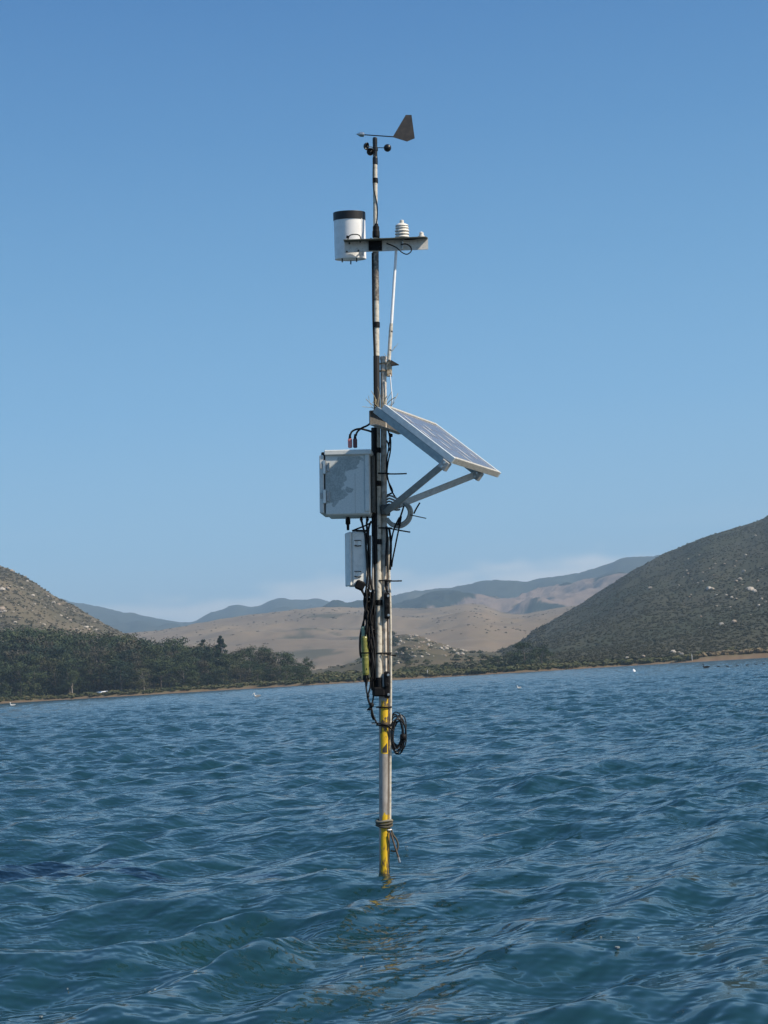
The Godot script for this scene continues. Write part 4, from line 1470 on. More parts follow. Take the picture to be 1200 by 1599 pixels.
	var list := [[596, 640, 590, 604], [600, 636, 605, 618], [588, 636, 572, 623], [590, 638, 566, 635], [590, 634, 584, 618], [594, 638, 588, 622], [602, 634, 612, 612], [604, 632, 618, 620], [587, 632, 580, 610], [598, 636, 600, 615], [592, 640, 582, 628], [606, 636, 622, 614], [596, 640, 606, 622], [584, 640, 576, 618], [600, 640, 616, 628], [589, 640, 593, 616]]
	for z in list:
		var bend := r.randf_range(-3.0, 3.0)
		cable(sb, [[z[0], z[1], 0.1], [(z[0] + z[2]) * 0.5 + bend, (z[1] + z[3]) * 0.5, 0.1 + r.randf_range(-0.05, 0.05)], [z[2], z[3], 0.1 + r.randf_range(-0.1, 0.1)]], r.randf_range(0.0011, 0.0022), 4)
	part("wisps", sb, M.straw)
	sb = MB.new()
	for z in [[612, 548, 622, 536], [612, 549, 617, 541], [606, 560, 600, 552]]:
		cable(sb, [[z[0], z[1], 0.03], [(z[0] + z[2]) * 0.5 + 0.5, (z[1] + z[3]) * 0.5, 0.03], [z[2], z[3], 0.03]], 0.001, 4)
	part("wisps", sb, M.straw)

func build_boxes() -> void:
	# --- the large enclosure: its side faces the boat, its door is on the left
	var zf := 0.16       # front face
	var A := S(508.0, 704.5, zf); var B := S(577.5, 700.0, zf); var C := S(577.8, 808.0, zf); var D := S(508.5, 804.0, zf)
	var yaw := Basis(Vector3.UP, deg_to_rad(-4.0))
	var w := (B - A).length(); var h := (A - D).length()
	var ctr := (A + B + C + D) * 0.25
	var dep := 0.24
	thing("equipment_box", (C + D) * 0.5, "large light grey equipment box with blotches of weathering and painted shade mounted left of the mast", "equipment box")
	var X := yaw.x; var Z := yaw.z; var Y := Vector3.UP
	var mid := ctr - Z * dep * 0.5
	var b := MB.new()
	b.box(mid, Vector3(w, h, dep), yaw, 0.006)
	part("body", b, M.box_grey)
	# painted side with its stains and painted-in shade
	b = MB.new()
	var f := ctr + Z * 0.003
	b.face([f - X * (w * 0.5 - 0.004) + Y * (h * 0.5 - 0.03), f + X * (w * 0.5 - 0.03) + Y * (h * 0.5 - 0.03), f + X * (w * 0.5 - 0.03) - Y * (h * 0.5 - 0.006), f - X * (w * 0.5 - 0.004) - Y * (h * 0.5 - 0.006)], Z, [Vector2(0, 0), Vector2(1, 0), Vector2(1, 1), Vector2(0, 1)])
	b.face([f - Z * 0.002 - X * (w * 0.5 - 0.004) + Y * (h * 0.5 - 0.03), f - Z * 0.002 + X * (w * 0.5 - 0.03) + Y * (h * 0.5 - 0.03), f + X * (w * 0.5 - 0.03) + Y * (h * 0.5 - 0.03), f - X * (w * 0.5 - 0.004) + Y * (h * 0.5 - 0.03)], Y)
	b.face([f - Z * 0.002 + X * (w * 0.5 - 0.03) + Y * (h * 0.5 - 0.03), f + X * (w * 0.5 - 0.03) + Y * (h * 0.5 - 0.03), f + X * (w * 0.5 - 0.03) - Y * (h * 0.5 - 0.006), f - Z * 0.002 + X * (w * 0.5 - 0.03) - Y * (h * 0.5 - 0.006)], X)
	var bm := mat(Color.WHITE, 0.45)
	bm.albedo_texture = box_image()
	part("side_panel", b, bm)
	b = MB.new()
	b.box(f + X * (w * 0.5 - 0.013), Vector3(0.026, h - 0.03, 0.012), yaw, 0.004)
	part("corner_flange", b, M.box_grey)
	# drip ledge
	b = MB.new()
	b.box(mid + Y * (h * 0.5 - 0.008) + X * 0.004 + Z * 0.006, Vector3(w + 0.014, 0.028, dep + 0.02), yaw, 0.004)
	part("drip_ledge", b, M.box_grey)
	b = MB.new()
	b.box(mid - X * (w * 0.5 + 0.014) + Y * (h * 0.5 - 0.008) + Z * dep * 0.3, Vector3(0.022, 0.02, 0.03), yaw, 0.004)
	part("ledge_end", b, M.black)
	# door on the left
	b = MB.new()
	b.box(mid - X * (w * 0.5 + 0.019) - Y * 0.004, Vector3(0.024, h - 0.03, dep + 0.012), yaw, 0.004)
	var door := part("door", b, M.box_grey)
	b = MB.new()
	b.box(mid - X * (w * 0.5 + 0.0035) - Y * 0.004, Vector3(0.007, h - 0.04, dep - 0.02), yaw, 0.0)
	part("gasket", b, M.black, door)
	for yy: float in [h * 0.5 - 0.085, -h * 0.5 + 0.10]:
		b = MB.new()
		var lc := f - X * (w * 0.5 + 0.003) + Y * yy + Z * 0.006
		b.box(lc, Vector3(0.016, 0.075, 0.008), yaw, 0.002)
		var latch := part("latch", b, M.bright_steel, door)
		b = MB.new()
		b.box(f + X * (-w * 0.5 + 0.016) + Y * yy + Z * 0.003, Vector3(0.018, 0.05, 0.006), yaw, 0.002)
		b.box(f - X * (w * 0.5 + 0.021) + Y * (yy + 0.005) + Z * 0.004, Vector3(0.014, 0.03, 0.006), yaw, 0.002)
		part("latch_plate", b, M.galv)
	# back plate to the mast
	b = MB.new()
	b.box(mid + X * (w * 0.5 + 0.012), Vector3(0.016, h * 0.9, 0.12), yaw, 0.002)
	part("mount_plate", b, M.galv_dark)
	# two connectors on the roof, with their leads
	for z in [[547.0, 683.5, M.red, "faded red"], [555.0, 683.0, M.maroon, "dark maroon"]]:
		b = MB.new()
		var cc := S(z[0], 699.0, 0.055)
		b.box(cc + Y * 0.024, Vector3(0.022, 0.05, 0.022), yaw, 0.004)
		var con := part("connector", b, z[2], null, z[3] + " connector")
		b = MB.new()
		b.tube([cc + Y * 0.048, cc + Y * 0.062, cc + Y * 0.074], [0.009, 0.0065, 0.005], 8)
		part("boot", b, M.black, con)
	b = MB.new()
	cable(b, [[547.3, 680, 0.055], [549.5, 674.5, 0.05], [555, 671.0, 0.045], [563, 669.6, 0.035], [572, 671.5, 0.02], [580, 674, 0.0], [587, 677, -0.01]], 0.0055, 8)
	part("lead", b, M.black)
	b = MB.new()
	cable(b, [[556.0, 681, 0.055], [557.5, 676, 0.055], [560.5, 672, 0.055], [566, 668, 0.06], [573, 665, 0.06], [579, 661, 0.06]], 0.0052, 8)
	part("lead", b, M.black)
	# cable glands underneath
	for z in [[543.6, 0.012, 12.0], [564.5, 0.008, 4.0], [574.0, 0.008, 4.0]]:
		b = MB.new()
		var cc := S(z[0], 806.5, 0.03)
		b.lathe(cc, -Y, [Vector2(z[1] * 0.8, -0.01), Vector2(z[1] * 0.8, 0.012), Vector2(z[1] * 1.15, 0.012), Vector2(z[1] * 1.15, 0.04 if z[2] > 5 else 0.02), Vector2(z[1] * 0.7, 0.045 if z[2] > 5 else 0.024), Vector2(z[1] * 0.6, 0.075 if z[2] > 5 else 0.03), Vector2(0, 0.075 if z[2] > 5 else 0.03)], 12)
		part("cable_gland", b, M.black)

	# --- the small box below
	A = S(549.5, 829.0, 0.06); B = S(574.5, 832.0, 0.06); C = S(575.0, 914.5, 0.06); D = S(549.7, 914.5, 0.06)
	w = (B - A).length(); h = (A - D).length()
	ctr = (A + B + C + D) * 0.25
	yaw = Basis(Vector3.UP, deg_to_rad(14.0))
	X = yaw.x; Z = yaw.z
	dep = 0.11
	thing("instrument_box", (C + D) * 0.5, "small pale grey box with two metal latches below the large box", "instrument box")
	b = MB.new()
	b.box(ctr - Z * dep * 0.5, Vector3(w, h, dep), yaw, 0.009)
	part("body", b, M.box_pale)
	b = MB.new()
	b.box(ctr - Z * dep * 0.5 - X * (w * 0.5 + 0.008), Vector3(0.012, h - 0.004, dep + 0.006), yaw, 0.004)
	part("lid", b, M.box_pale)
	b = MB.new()
	b.box(ctr - Z * dep * 0.5 + Y * (h * 0.5 + 0.004) + X * 0.012, Vector3(w - 0.03, 0.012, dep * 0.9), yaw, 0.003)
	part("top_plate", b, M.black)
	for py: float in [849.0, 897.0]:
		var lc := S(557.5, py, 0.0)
		lc = Vector3(lc.x, lc.y, ctr.z) + Z * 0.003
		b = MB.new()
		b.box(lc - X * 0.012, Vector3(0.012, 0.028, 0.008), yaw, 0.002)
		b.box(lc + X * 0.016, Vector3(0.016, 0.03, 0.008), yaw, 0.002)
		var latch := part("latch", b, M.bright_steel)
		b = MB.new()
		b.tube([lc - X * 0.012 - Y * 0.014 + Z * 0.005, lc + X * 0.004 - Y * 0.018 + Z * 0.008, lc + X * 0.024 - Y * 0.015 + Z * 0.005], 0.0028, 6)
		b.tube([lc - X * 0.014 + Y * 0.012 + Z * 0.005, lc + X * 0.008 + Y * 0.013 + Z * 0.008, lc + X * 0.024 + Y * 0.012 + Z * 0.005], 0.0022, 6)
		part("wire_bail", b, M.dark_steel, latch)
	b = MB.new()
	b.box(S(562.5, 914.0, 0.055), Vector3(0.05, 0.05, 0.06), Basis(Vector3(0, 0, 1), deg_to_rad(-24.0)), 0.008)
	part("cable_entry", b, M.black)

	# --- sonde: yellow green cylinder hung among the cables
	var q := S(571.8, 1054, 0.065)
	thing("sonde", q, "yellow green cylinder instrument strapped among the cables left of the mast", "instrument")
	var up := (S(568.6, 978, 0.065) - q)
	var L := up.length()
	b = MB.new()
	b.lathe(q, up, [Vector2(0, 0), Vector2(0.016, 0.0), Vector2(0.0185, 0.01), Vector2(0.019, L * 0.36), Vector2(0.0175, L * 0.37), Vector2(0.0175, L * 0.39), Vector2(0.019, L * 0.40), Vector2(0.0195, L * 0.76), Vector2(0.015, L * 0.80)], 20)
	part("housing", b, M.yellow_green)
	b = MB.new()
	b.lathe(q, up, [Vector2(0.0142, L * 0.79), Vector2(0.0142, L * 0.97), Vector2(0.008, L * 1.0), Vector2(0, L * 1.0)], 18)
	part("end_cap", b, M.pale_green)
	b = MB.new()
	b.lathe(q, -up, [Vector2(0.0105, -0.004), Vector2(0.0105, 0.03), Vector2(0.007, 0.045), Vector2(0.005, 0.06), Vector2(0, 0.06)], 14)
	part("plug", b, M.black)
	b = MB.new()
	b.lathe(q + up * 0.44, up, [Vector2(0.0198, 0), Vector2(0.022, 0.001), Vector2(0.022, 0.006), Vector2(0.0198, 0.007)], 18)
	part("strap", b, M.black)

func build_cables() -> void:
	# --- black cables down the left side
	thing("cable_bundle", S(578, 1110, 0.03), "tangled bundle of black cables hanging down the left of the mast", "cables")
	var runs := [
		[[564.5, 810, 0.04], [567, 822, 0.05], [571, 838, 0.055], [572.5, 862, 0.06], [574.5, 890, 0.06], [573, 915, 0.06], [569, 938, 0.055], [571, 958, 0.05], [567, 975, 0.055], [563.2, 992, 0.055], [562.4, 1010, 0.055], [563.6, 1024, 0.055], [567, 1026, 0.055]],
		[[574, 810, 0.03], [573, 818, 0.05], [574.5, 840, 0.055], [577, 870, 0.055], [578, 895, 0.05], [576, 920, 0.05], [573.5, 942, 0.05], [572.6, 965, 0.055], [574, 990, 0.05], [577.5, 1015, 0.05], [579.5, 1040, 0.045], [580.5, 1058, 0.04]],
		[[550, 829, 0.05], [560, 825, 0.05], [568, 822, 0.05], [576, 818, 0.045], [581, 815, 0.03]],
		[[580, 814, 0.03], [576, 826, 0.045], [575.6, 850, 0.05], [576.4, 880, 0.05], [579, 905, 0.045], [582, 925, 0.04], [580, 945, 0.045], [577, 965, 0.045], [576, 985, 0.045], [579, 1000, 0.045], [582, 1020, 0.04], [582, 1050, 0.04]],
		[[562, 917, 0.07], [567, 926, 0.07], [571, 934, 0.065], [575, 940, 0.06], [580, 936, 0.05], [584, 928, 0.03]],
		[[566, 920, 0.07], [570, 935, 0.06], [572, 950, 0.055], [574, 968, 0.05], [573, 984, 0.05]],
		[[573, 1000, 0.05], [575.5, 990, 0.05], [580, 984, 0.05], [585, 984, 0.04], [588, 990, 0.03]],
		[[576, 1004, 0.05], [578, 994, 0.055], [582, 988, 0.05], [586, 990, 0.04], [587.4, 1004, 0.03], [586, 1020, 0.03]],
		[[576, 985, 0.04], [577, 970, 0.04], [580, 955, 0.04], [583, 940, 0.03]],
		[[586, 820, 0.0], [585, 860, 0.02], [586, 900, 0.02], [585.4, 940, 0.02], [584.6, 980, 0.02], [584.4, 1020, 0.02], [585.4, 1060, 0.02]],
		[[583, 960, 0.02], [582, 990, 0.03], [583.4, 1020, 0.03], [582.4, 1048, 0.03], [583, 1072, 0.03]],
		[[579.6, 966, 0.03], [580, 990, 0.03], [578.4, 1020, 0.035], [580.6, 1045, 0.03]],
		[[571.5, 1066, 0.035], [573, 1080, 0.04], [576.5, 1094, 0.045], [580, 1104, 0.045], [583, 1116, 0.04], [587, 1126, 0.03], [590, 1131, 0.02]],
		[[579.5, 1058, 0.04], [578, 1075, 0.04], [574.5, 1088, 0.045], [577, 1098, 0.045], [580.4, 1108, 0.045], [580.5, 1116, 0.04], [583.6, 1124, 0.03]],
		[[584, 1085, 0.03], [582.5, 1094, 0.035], [580.5, 1102, 0.045], [576, 1107, 0.045], [573.8, 1109, 0.045]],
	]
	var rt := RandomNumberGenerator.new()
	rt.seed = 9
	for i in 12:
		var list := []
		var x0 := rt.randf_range(570.0, 583.0)
		for y in range(922, 1064, 20):
			x0 = clampf(x0 + rt.randf_range(-4.5, 4.5), 568.0, 586.0)
			list.append([x0, float(y) + rt.randf_range(-4.0, 4.0), rt.randf_range(0.02, 0.085)])
		runs.append(list)
	for i in runs.size():
		var b := MB.new()
		cable(b, runs[i], 0.0058 if i < 2 or i == 3 else 0.0046, 7)
		part("cable", b, M.black if i % 3 else M.cable_grey)
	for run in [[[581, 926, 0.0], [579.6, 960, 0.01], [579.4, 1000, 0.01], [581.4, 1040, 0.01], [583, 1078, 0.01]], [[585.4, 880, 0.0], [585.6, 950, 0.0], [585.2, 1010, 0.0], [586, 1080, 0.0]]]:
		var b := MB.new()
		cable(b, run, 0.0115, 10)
		part("dark_filler", b, M.black)
	# lumps of tape and tied joints
	for z in [[574.6, 1087, 0.009], [580, 1101, 0.014], [577.4, 1107, 0.009], [571.5, 928, 0.014], [573.5, 838, 0.011]]:
		var b := MB.new()
		var c := S(z[0], z[1], 0.048)
		b.lathe(c - Vector3.UP * z[2], Vector3(0.15, 1, 0), [Vector2(0, 0), Vector2(z[2] * 0.7, z[2] * 0.2), Vector2(z[2], z[2]), Vector2(z[2] * 0.7, z[2] * 1.8), Vector2(0, z[2] * 2.0)], 9, true)
		part("tape_lump", b, M.black)

	# --- cables right of the mast, from the panel
	thing("panel_cable", S(606, 780, 0.02), "thin dark cables looping down from the solar panel beside the mast", "cables")
	for run in [
		[[609, 676, 0.03], [610.5, 690, 0.03], [609.6, 706, 0.03], [606, 724, 0.03], [604.6, 742, 0.03], [607, 752, 0.03], [612.6, 764, 0.03], [613, 769, 0.03], [609.5, 771, 0.03], [605, 773, 0.02]],
		[[606.5, 672, 0.03], [608.8, 684, 0.03], [607, 702, 0.03], [604.4, 718, 0.03], [604.4, 736, 0.03], [606.6, 750, 0.03], [610.6, 764, 0.03], [615, 772, 0.03], [618, 777, 0.03]],
		[[604, 688, 0.02], [607, 694, 0.03], [608, 704, 0.03]]]:
		var b := MB.new()
		cable(b, run, 0.0045, 6)
		part("cable", b, M.black)
	var lump := MB.new()
	var lc := S(611.2, 683, 0.03)
	lump.lathe(lc, Vector3.UP, [Vector2(0, 0), Vector2(0.009, 0.004), Vector2(0.009, 0.018), Vector2(0, 0.022)], 9, true)
	part("joint", lump, M.black)

	# --- flexible conduit fanning out of the pole and looping round
	thing("flexible_conduit", S(622, 803, 0.03), "grey flexible conduits looped in a ring below the panel struts", "conduit")
	for i in 5:
		var b := MB.new()
		var y := 776.0 + i * 4.2
		cable(b, [[604.5, y, 0.01], [608, y - 2.2 + i * 0.3, 0.03], [613, y - 1.0 + i * 0.6, 0.035], [619, y + 2.0 + i * 0.4, 0.035], [625, y + 6.0 - i * 0.8, 0.03]], 0.0052, 8)
		part("conduit", b, M.grey_plastic)
	for s in [0.0, 3.4]:
		var b := MB.new()
		cable(b, [[632 - s * 0.4, 786, 0.02], [640 - s, 791 + s * 0.2, 0.03], [643 - s, 800, 0.03], [640 - s, 812 - s * 0.5, 0.03], [632 - s * 0.6, 820 - s, 0.03], [622, 823 - s, 0.03], [612, 820 - s * 0.8, 0.03], [605, 813 - s, 0.02]], 0.0088, 10)
		part("conduit", b, M.pale_grey_plastic)
	for run in [[[631, 790, 0.04], [628, 800, 0.045], [624.5, 810, 0.045], [621.6, 820, 0.045]], [[627, 806, 0.045], [625, 818, 0.045], [621, 836, 0.045], [617, 856, 0.04], [613.4, 874, 0.03], [612, 885, 0.02]], [[624, 808, 0.04], [619, 818, 0.04], [614, 832, 0.035], [611, 850, 0.03], [611, 866, 0.02]], [[656, 785, 0.03], [650.6, 794, 0.03], [646.6, 802, 0.03]]]:
		var b := MB.new()
		cable(b, run, 0.0048, 6)
		part("cable", b, M.black)
	# dark cables close in against the pole's right side
	thing("cable_bundle", S(606, 900, 0.02), "short run of dark cables taped against the right side of the pole", "cables")
	for run in [[[604, 822, 0.03], [605, 840, 0.03], [603.6, 865, 0.03], [603.4, 884, 0.03]], [[608, 825, 0.03], [610.6, 845, 0.025], [610.4, 870, 0.02], [609.4, 890, 0.02]], [[602.5, 905, 0.01], [603.4, 918, 0.02], [606, 925, 0.02]]]:
		var b := MB.new()
		cable(b, run, 0.0065, 7)
		part("cable", b, M.black)

	# --- ties
	tie(606, 740, 0.03, 585, 607, 0.03, [635.5, 739.5], "black cable tie with its tail sticking out level under the solar panel")
	tie(609, 825, 0.03, 585, 611, 0.035, [641, 831], "black cable tie with its tail drooping right of the conduit ring's foot")
	tie(604, 907, 0.03, 585, 611, 0.03, [628, 907], "black cable tie with its level tail at the height of the small box's base")
	tie(598, 1020, 0.03, 564, 611, 0.035, [619, 1024], "thin black cable tie round the sonde and the mast")
	tie(590, 1104, 0.034, 589, 611, 0.03, [589, 1104.5], "black cable tie round the upper yellow band")
	tie(604, 1132, 0.034, 589, 612, 0.03, [616, 1142], "black cable tie round the pole beside the cable coil")
	thing("cable_tie", S(643, 803, 0.03), "thin grey cable tie tail sticking out of the conduit ring", "cable tie", "black cable ties on the mast")
	var tb := MB.new()
	cable(tb, [[641, 804, 0.04], [650, 806, 0.04], [666, 809.5, 0.04]], 0.0028, 6)
	part("tail", tb, M.cable_grey)

	# --- coil of black cable hung on the right side
	thing("cable_coil", S(622, 1145, 0.02), "coil of black cable hung on the right of the pole above the water", "cable coil")
	var r := RandomNumberGenerator.new()
	r.seed = 21
	for i in 13:
		var b := MB.new()
		var cx := 620.6 + r.randf_range(-1.6, 2.4); var cy := 1145.0 + r.randf_range(-3.5, 3.5)
		var rx := 10.5 + r.randf_range(-4.5, 3.0); var ry := 26.5 + r.randf_range(-8.0, 5.0)
		var tilt := r.randf_range(-0.16, 0.22); var ph := r.randf() * TAU
		var ps := []
		for j in 33:
			var a := TAU * j / 32.0 + ph
			var u := cos(a) * rx; var v := sin(a) * ry
			ps.append(S(cx + u * cos(tilt) - v * sin(tilt), cy + u * sin(tilt) + v * cos(tilt), -0.012 + 0.03 * sin(a * 1.0 + i) * 0.5 + (i - 6) * 0.0035))
		b.tube(ps, 0.0034, 6, false)
		part("turn", b, M.black_gloss if i % 3 else M.cable_grey)
	var b3 := MB.new()
	for z in [[629.5, 1150, 0.02]]:
		b3.lathe(S(z[0], z[1] + 6, 0.02), Vector3(0.1, 1, 0), [Vector2(0.006, 0), Vector2(0.017, 0.004), Vector2(0.018, 0.03), Vector2(0.006, 0.036)], 12, true)
	part("tape_wrap", b3, M.black)
	b3 = MB.new()
	cable(b3, [[611, 1138, 0.03], [606, 1133, 0.04], [598, 1131, 0.045], [590, 1129, 0.035], [581, 1129, 0.02]], 0.0035, 6)
	part("tether", b3, M.black)

	# --- rope wrapped round the pole near the water, a loop and a rod hanging from it
	thing("rope", S(600, 1290, 0.0), "dark rope wound round the pole just above the water, its end hanging loose", "rope")
	for i in 3:
		var b := MB.new()
		var ps := []
		for j in 29:
			var a := TAU * j / 28.0
			ps.append(S(600.4, 1281.5 + i * 4.0, 0.0) + Vector3(cos(a) * 0.042, 0.004 * sin(a * 2.0 + i), sin(a) * 0.038))
		b.tube(ps, 0.0062, 7, false)
		part("turn", b, M.rope if i == 0 else M.rope_dark)
	var rb := MB.new()
	cable(rb, [[611.5, 1296, 0.03], [614.5, 1304, 0.03], [619.5, 1311, 0.03], [622, 1319, 0.03], [620.5, 1327, 0.03], [615.5, 1329.5, 0.03], [611, 1328, 0.025]], 0.0052, 7)
	part("loop", rb, M.rope_dark)
	thing("rod", S(624.5, 1347, 0.03), "thin metal rod hanging slanted from the rope beside the pole", "rod")
	rb = MB.new()
	cable(rb, [[610.8, 1300, 0.035], [614, 1312, 0.035], [619, 1328, 0.035], [623, 1340, 0.035], [624.6, 1347, 0.035]], 0.0048, 8)
	part("shaft", rb, M.brown_cable)
	rb = MB.new()
	rb.lathe(S(622.6, 1339, 0.035), S(624.6, 1347, 0.035) - S(622.6, 1339, 0.035), [Vector2(0.0052, 0), Vector2(0.0065, 0.002), Vector2(0.0065, 0.026), Vector2(0, 0.028)], 10)
	part("tip", rb, M.bright_steel)
	thing("white_tie", S(607.5, 1295.5, 0.02), "white plastic tie round the conduit just below the rope", "cable tie")
	rb = MB.new()
	var wp := []
	for j in 17:
		var a := TAU * j / 16.0
		wp.append(S(607.6, 1295.5, 0.008) + Vector3(cos(a) * 0.014, 0, sin(a) * 0.017))
	rb.tube(wp, 0.0035, 6, false)
	part("band", rb, M.white_paint)

func make_materials() -> void:
	M.land = vcol(0.95)
	M.leaf = vcol(0.8)
	M.feather = vcol(0.7)
	M.black = mat(Color(0.008, 0.008, 0.009), 0.6)
	M.black.metallic_specular = 0.3
	M.black_gloss = mat(Color(0.011, 0.011, 0.012), 0.32)
	M.black_tape = mat(Color(0.014, 0.014, 0.016), 0.5)
	M.fin = worn([Color(0.032, 0.030, 0.030), Color(0.055, 0.048, 0.044)], [0.3, 0.8], 6.0, 0.6)
	M.cable_grey = mat(Color(0.022, 0.022, 0.023), 0.6)
	M.cable_grey.metallic_specular = 0.3
	M.dark_steel = worn([Color(0.02, 0.019, 0.018), Color(0.05, 0.042, 0.034)], [0.35, 0.75], 7.0, 0.65, 0.2)
	M.bright_steel = mat(Color(0.55, 0.55, 0.54), 0.3, 0.85)
	M.web = worn([Color(0.56, 0.555, 0.53), Color(0.70, 0.69, 0.66), Color(0.62, 0.60, 0.55)], [0.25, 0.55, 0.85], 6.0, 0.55, 0.1, 0.1, 25)
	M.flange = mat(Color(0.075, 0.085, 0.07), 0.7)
	M.galv = worn([Color(0.32, 0.32, 0.315), Color(0.46, 0.46, 0.45), Color(0.40, 0.38, 0.35)], [0.25, 0.55, 0.85], 6.0, 0.55, 0.25, 0.2, 5)
	M.galv_dark = worn([Color(0.07, 0.068, 0.064), Color(0.13, 0.128, 0.12), Color(0.09, 0.078, 0.068)], [0.25, 0.55, 0.85], 6.0, 0.65, 0.15, 0.3, 6)
	M.strut = worn([Color(0.34, 0.34, 0.33), Color(0.44, 0.44, 0.425)], [0.3, 0.7], 5.0, 0.5, 0.3, 0.1, 9)
	M.rail = worn([Color(0.27, 0.32, 0.335), Color(0.35, 0.40, 0.41)], [0.3, 0.7], 5.0, 0.45, 0.3, 0.1, 10)
	M.alu = worn([Color(0.58, 0.62, 0.63), Color(0.72, 0.75, 0.75)], [0.3, 0.7], 4.0, 0.4, 0.1, 0.1, 11)
	M.alu_speck = worn([Color(0.15, 0.14, 0.12), Color(0.48, 0.47, 0.43), Color(0.62, 0.61, 0.57), Color(0.30, 0.29, 0.25)], [0.28, 0.42, 0.6, 0.78], 16.0, 0.75, 0.0, 0.5, 12)
	M.pipe = worn([Color(0.30, 0.26, 0.20), Color(0.50, 0.465, 0.39), Color(0.60, 0.56, 0.48), Color(0.44, 0.37, 0.29)], [0.15, 0.36, 0.62, 0.92], 5.0, 0.6, 0.0, 0.3, 13)
	M.pipe_dark = worn([Color(0.07, 0.062, 0.055), Color(0.18, 0.155, 0.13), Color(0.42, 0.37, 0.29)], [0.35, 0.58, 0.8], 5.0, 0.6, 0.0, 0.3, 14)
	M.pipe_pale = worn([Color(0.36, 0.31, 0.26), Color(0.58, 0.53, 0.46), Color(0.64, 0.58, 0.52)], [0.2, 0.45, 0.8], 5.0, 0.6, 0.0, 0.3, 15)
	M.rust_steel = worn([Color(0.20, 0.13, 0.07), Color(0.42, 0.34, 0.23), Color(0.5, 0.43, 0.32)], [0.25, 0.5, 0.8], 12.0, 0.7, 0.0, 0.3, 16)
	M.algae = worn([Color(0.07, 0.055, 0.02), Color(0.18, 0.12, 0.02)], [0.3, 0.7], 6.0, 0.7)
	M.pale_plastic = worn([Color(0.40, 0.36, 0.29), Color(0.60, 0.56, 0.48), Color(0.66, 0.62, 0.55)], [0.2, 0.5, 0.8], 5.0, 0.5, 0.0, 0.1, 17)
	M.grey_plastic = worn([Color(0.24, 0.23, 0.21), Color(0.38, 0.36, 0.33)], [0.3, 0.7], 6.0, 0.5, 0.0, 0.1, 18)
	M.pale_grey_plastic = worn([Color(0.30, 0.29, 0.26), Color(0.42, 0.41, 0.37)], [0.3, 0.7], 6.0, 0.5, 0.0, 0.1, 19)
	M.brown_cable = mat(Color(0.10, 0.07, 0.05), 0.6)
	M.rope = mat(Color(0.22, 0.20, 0.15), 0.9)
	M.rope_dark = mat(Color(0.075, 0.068, 0.05), 0.9)
	M.white_paint = worn([Color(0.80, 0.80, 0.80), Color(0.88, 0.88, 0.88)], [0.25, 0.55], 4.0, 0.4, 0.0, 0.0, 20)
	M.grey_paint = mat(Color(0.45, 0.45, 0.45), 0.5)
	M.cream_plastic = worn([Color(0.60, 0.57, 0.50), Color(0.74, 0.71, 0.65)], [0.25, 0.6], 9.0, 0.5, 0.0, 0.0, 21)
	M.box_grey = worn([Color(0.56, 0.59, 0.575), Color(0.66, 0.68, 0.66), Color(0.68, 0.69, 0.665)], [0.25, 0.5, 0.8], 4.0, 0.45, 0.0, 0.05, 22)
	M.box_pale = worn([Color(0.64, 0.65, 0.63), Color(0.74, 0.745, 0.72)], [0.25, 0.6], 4.0, 0.45, 0.0, 0.05, 23)
	M.red = worn([Color(0.62, 0.14, 0.12), Color(0.75, 0.36, 0.32)], [0.35, 0.7], 30.0, 0.6)
	M.maroon = mat(Color(0.14, 0.05, 0.055), 0.5)
	M.yellow_green = worn([Color(0.15, 0.155, 0.035), Color(0.25, 0.245, 0.06)], [0.3, 0.7], 8.0, 0.35, 0.0, 0.0, 24)
	M.pale_green = mat(Color(0.22, 0.30, 0.20), 0.4)
	M.straw = mat(Color(0.42, 0.35, 0.22), 0.9)
	M.lime = mat(Color(0.60, 0.60, 0.60), 0.8)
	M.foam = mat(Color(0.20, 0.22, 0.22), 0.9)
	M.backsheet = mat(Color(0.47, 0.48, 0.53), 0.35)
	M.cells = []
	for c in [Color(0.30, 0.315, 0.395), Color(0.31, 0.325, 0.405), Color(0.32, 0.33, 0.39)]:
		var m := mat(c, 0.25)
		m.clearcoat_enabled = true; m.clearcoat = 1.0; m.clearcoat_roughness = 0.08
		M.cells.append(m)
	M.rocks = []
	for i in 6: M.rocks.append(rock_mesh(40 + i))
	M.rock = [mat(Color(0.39, 0.34, 0.28), 0.95), mat(Color(0.46, 0.41, 0.35), 0.95), mat(Color(0.32, 0.255, 0.20), 0.95)]

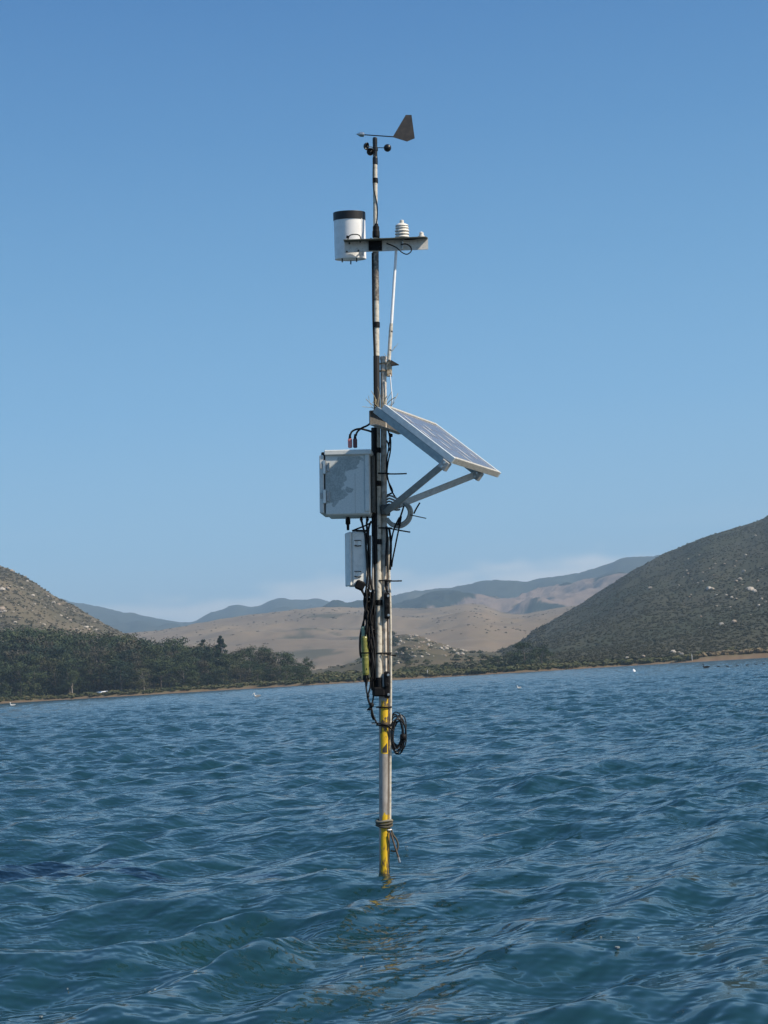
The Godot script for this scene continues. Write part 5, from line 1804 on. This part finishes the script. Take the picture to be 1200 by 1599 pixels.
func _ready() -> void:
	rng.seed = 2024
	noise.seed = 6; noise.frequency = 0.01; noise.fractal_octaves = 4
	# camera
	cb = Basis(Vector3.RIGHT, deg_to_rad(PITCH)) * Basis(Vector3(0, 0, 1), deg_to_rad(-ROLL))
	var cam := Camera3D.new()
	cam.name = "camera"
	cam.transform = Transform3D(cb, eye())
	cam.fov = rad_to_deg(2.0 * atan(799.5 / F))
	cam.near = 0.1; cam.far = 20000.0
	add_child(cam)
	cam.current = true
	# sky, exposure
	var we := WorldEnvironment.new()
	we.name = "environment"
	var env := Environment.new()
	env.background_mode = Environment.BG_SKY
	env.sky = make_sky()
	env.background_energy_multiplier = 1.0
	env.tonemap_mode = Environment.TONE_MAPPER_LINEAR
	env.tonemap_exposure = 1.2
	env.sdfgi_enabled = true; env.ssao_enabled = true; env.ssil_enabled = true
	env.fog_enabled = true
	env.fog_density = 0.00022
	env.fog_light_color = Color(0.76, 0.89, 1.0)
	we.environment = env
	add_child(we)
	# sun: high on the right, a little behind the boat
	var el := deg_to_rad(39.5); var az := deg_to_rad(24.5)
	sun_to = Vector3(cos(el) * cos(az), sin(el), cos(el) * sin(az))
	var sun := DirectionalLight3D.new()
	sun.name = "sun"
	sun.basis = Basis.looking_at(-sun_to, Vector3.UP)
	sun.light_energy = 1.6
	sun.light_color = Color(1.0, 0.95, 0.87)
	sun.light_angular_distance = 0.5
	sun.shadow_enabled = true
	add_child(sun)
	# the station's frame: the pole leans a little to the right
	var r0 := ray(600.3, 1366); var r1 := ray(586.0, 215)
	var p0 := eye() + r0 * (EYE / -r0.y)
	var p1 := eye() + r1 * ((p0.z + 0.05) / r1.z)
	var sy := (p1 - p0).normalized()
	var sx := sy.cross(Vector3(0, 0, 1)).normalized()
	st = Transform3D(Basis(sx, sy, sx.cross(sy)), p0)
	print("station at ", p0, " height ", p0.distance_to(p1))
	var t0 := Time.get_ticks_msec()
	make_materials()
	make_waves()
	build_water()
	print("water ", Time.get_ticks_msec() - t0)
	build_land()
	print("land ", Time.get_ticks_msec() - t0)
	build_grove()
	print("grove ", Time.get_ticks_msec() - t0)
	build_station()
	build_small()
	print("done ", Time.get_ticks_msec() - t0)
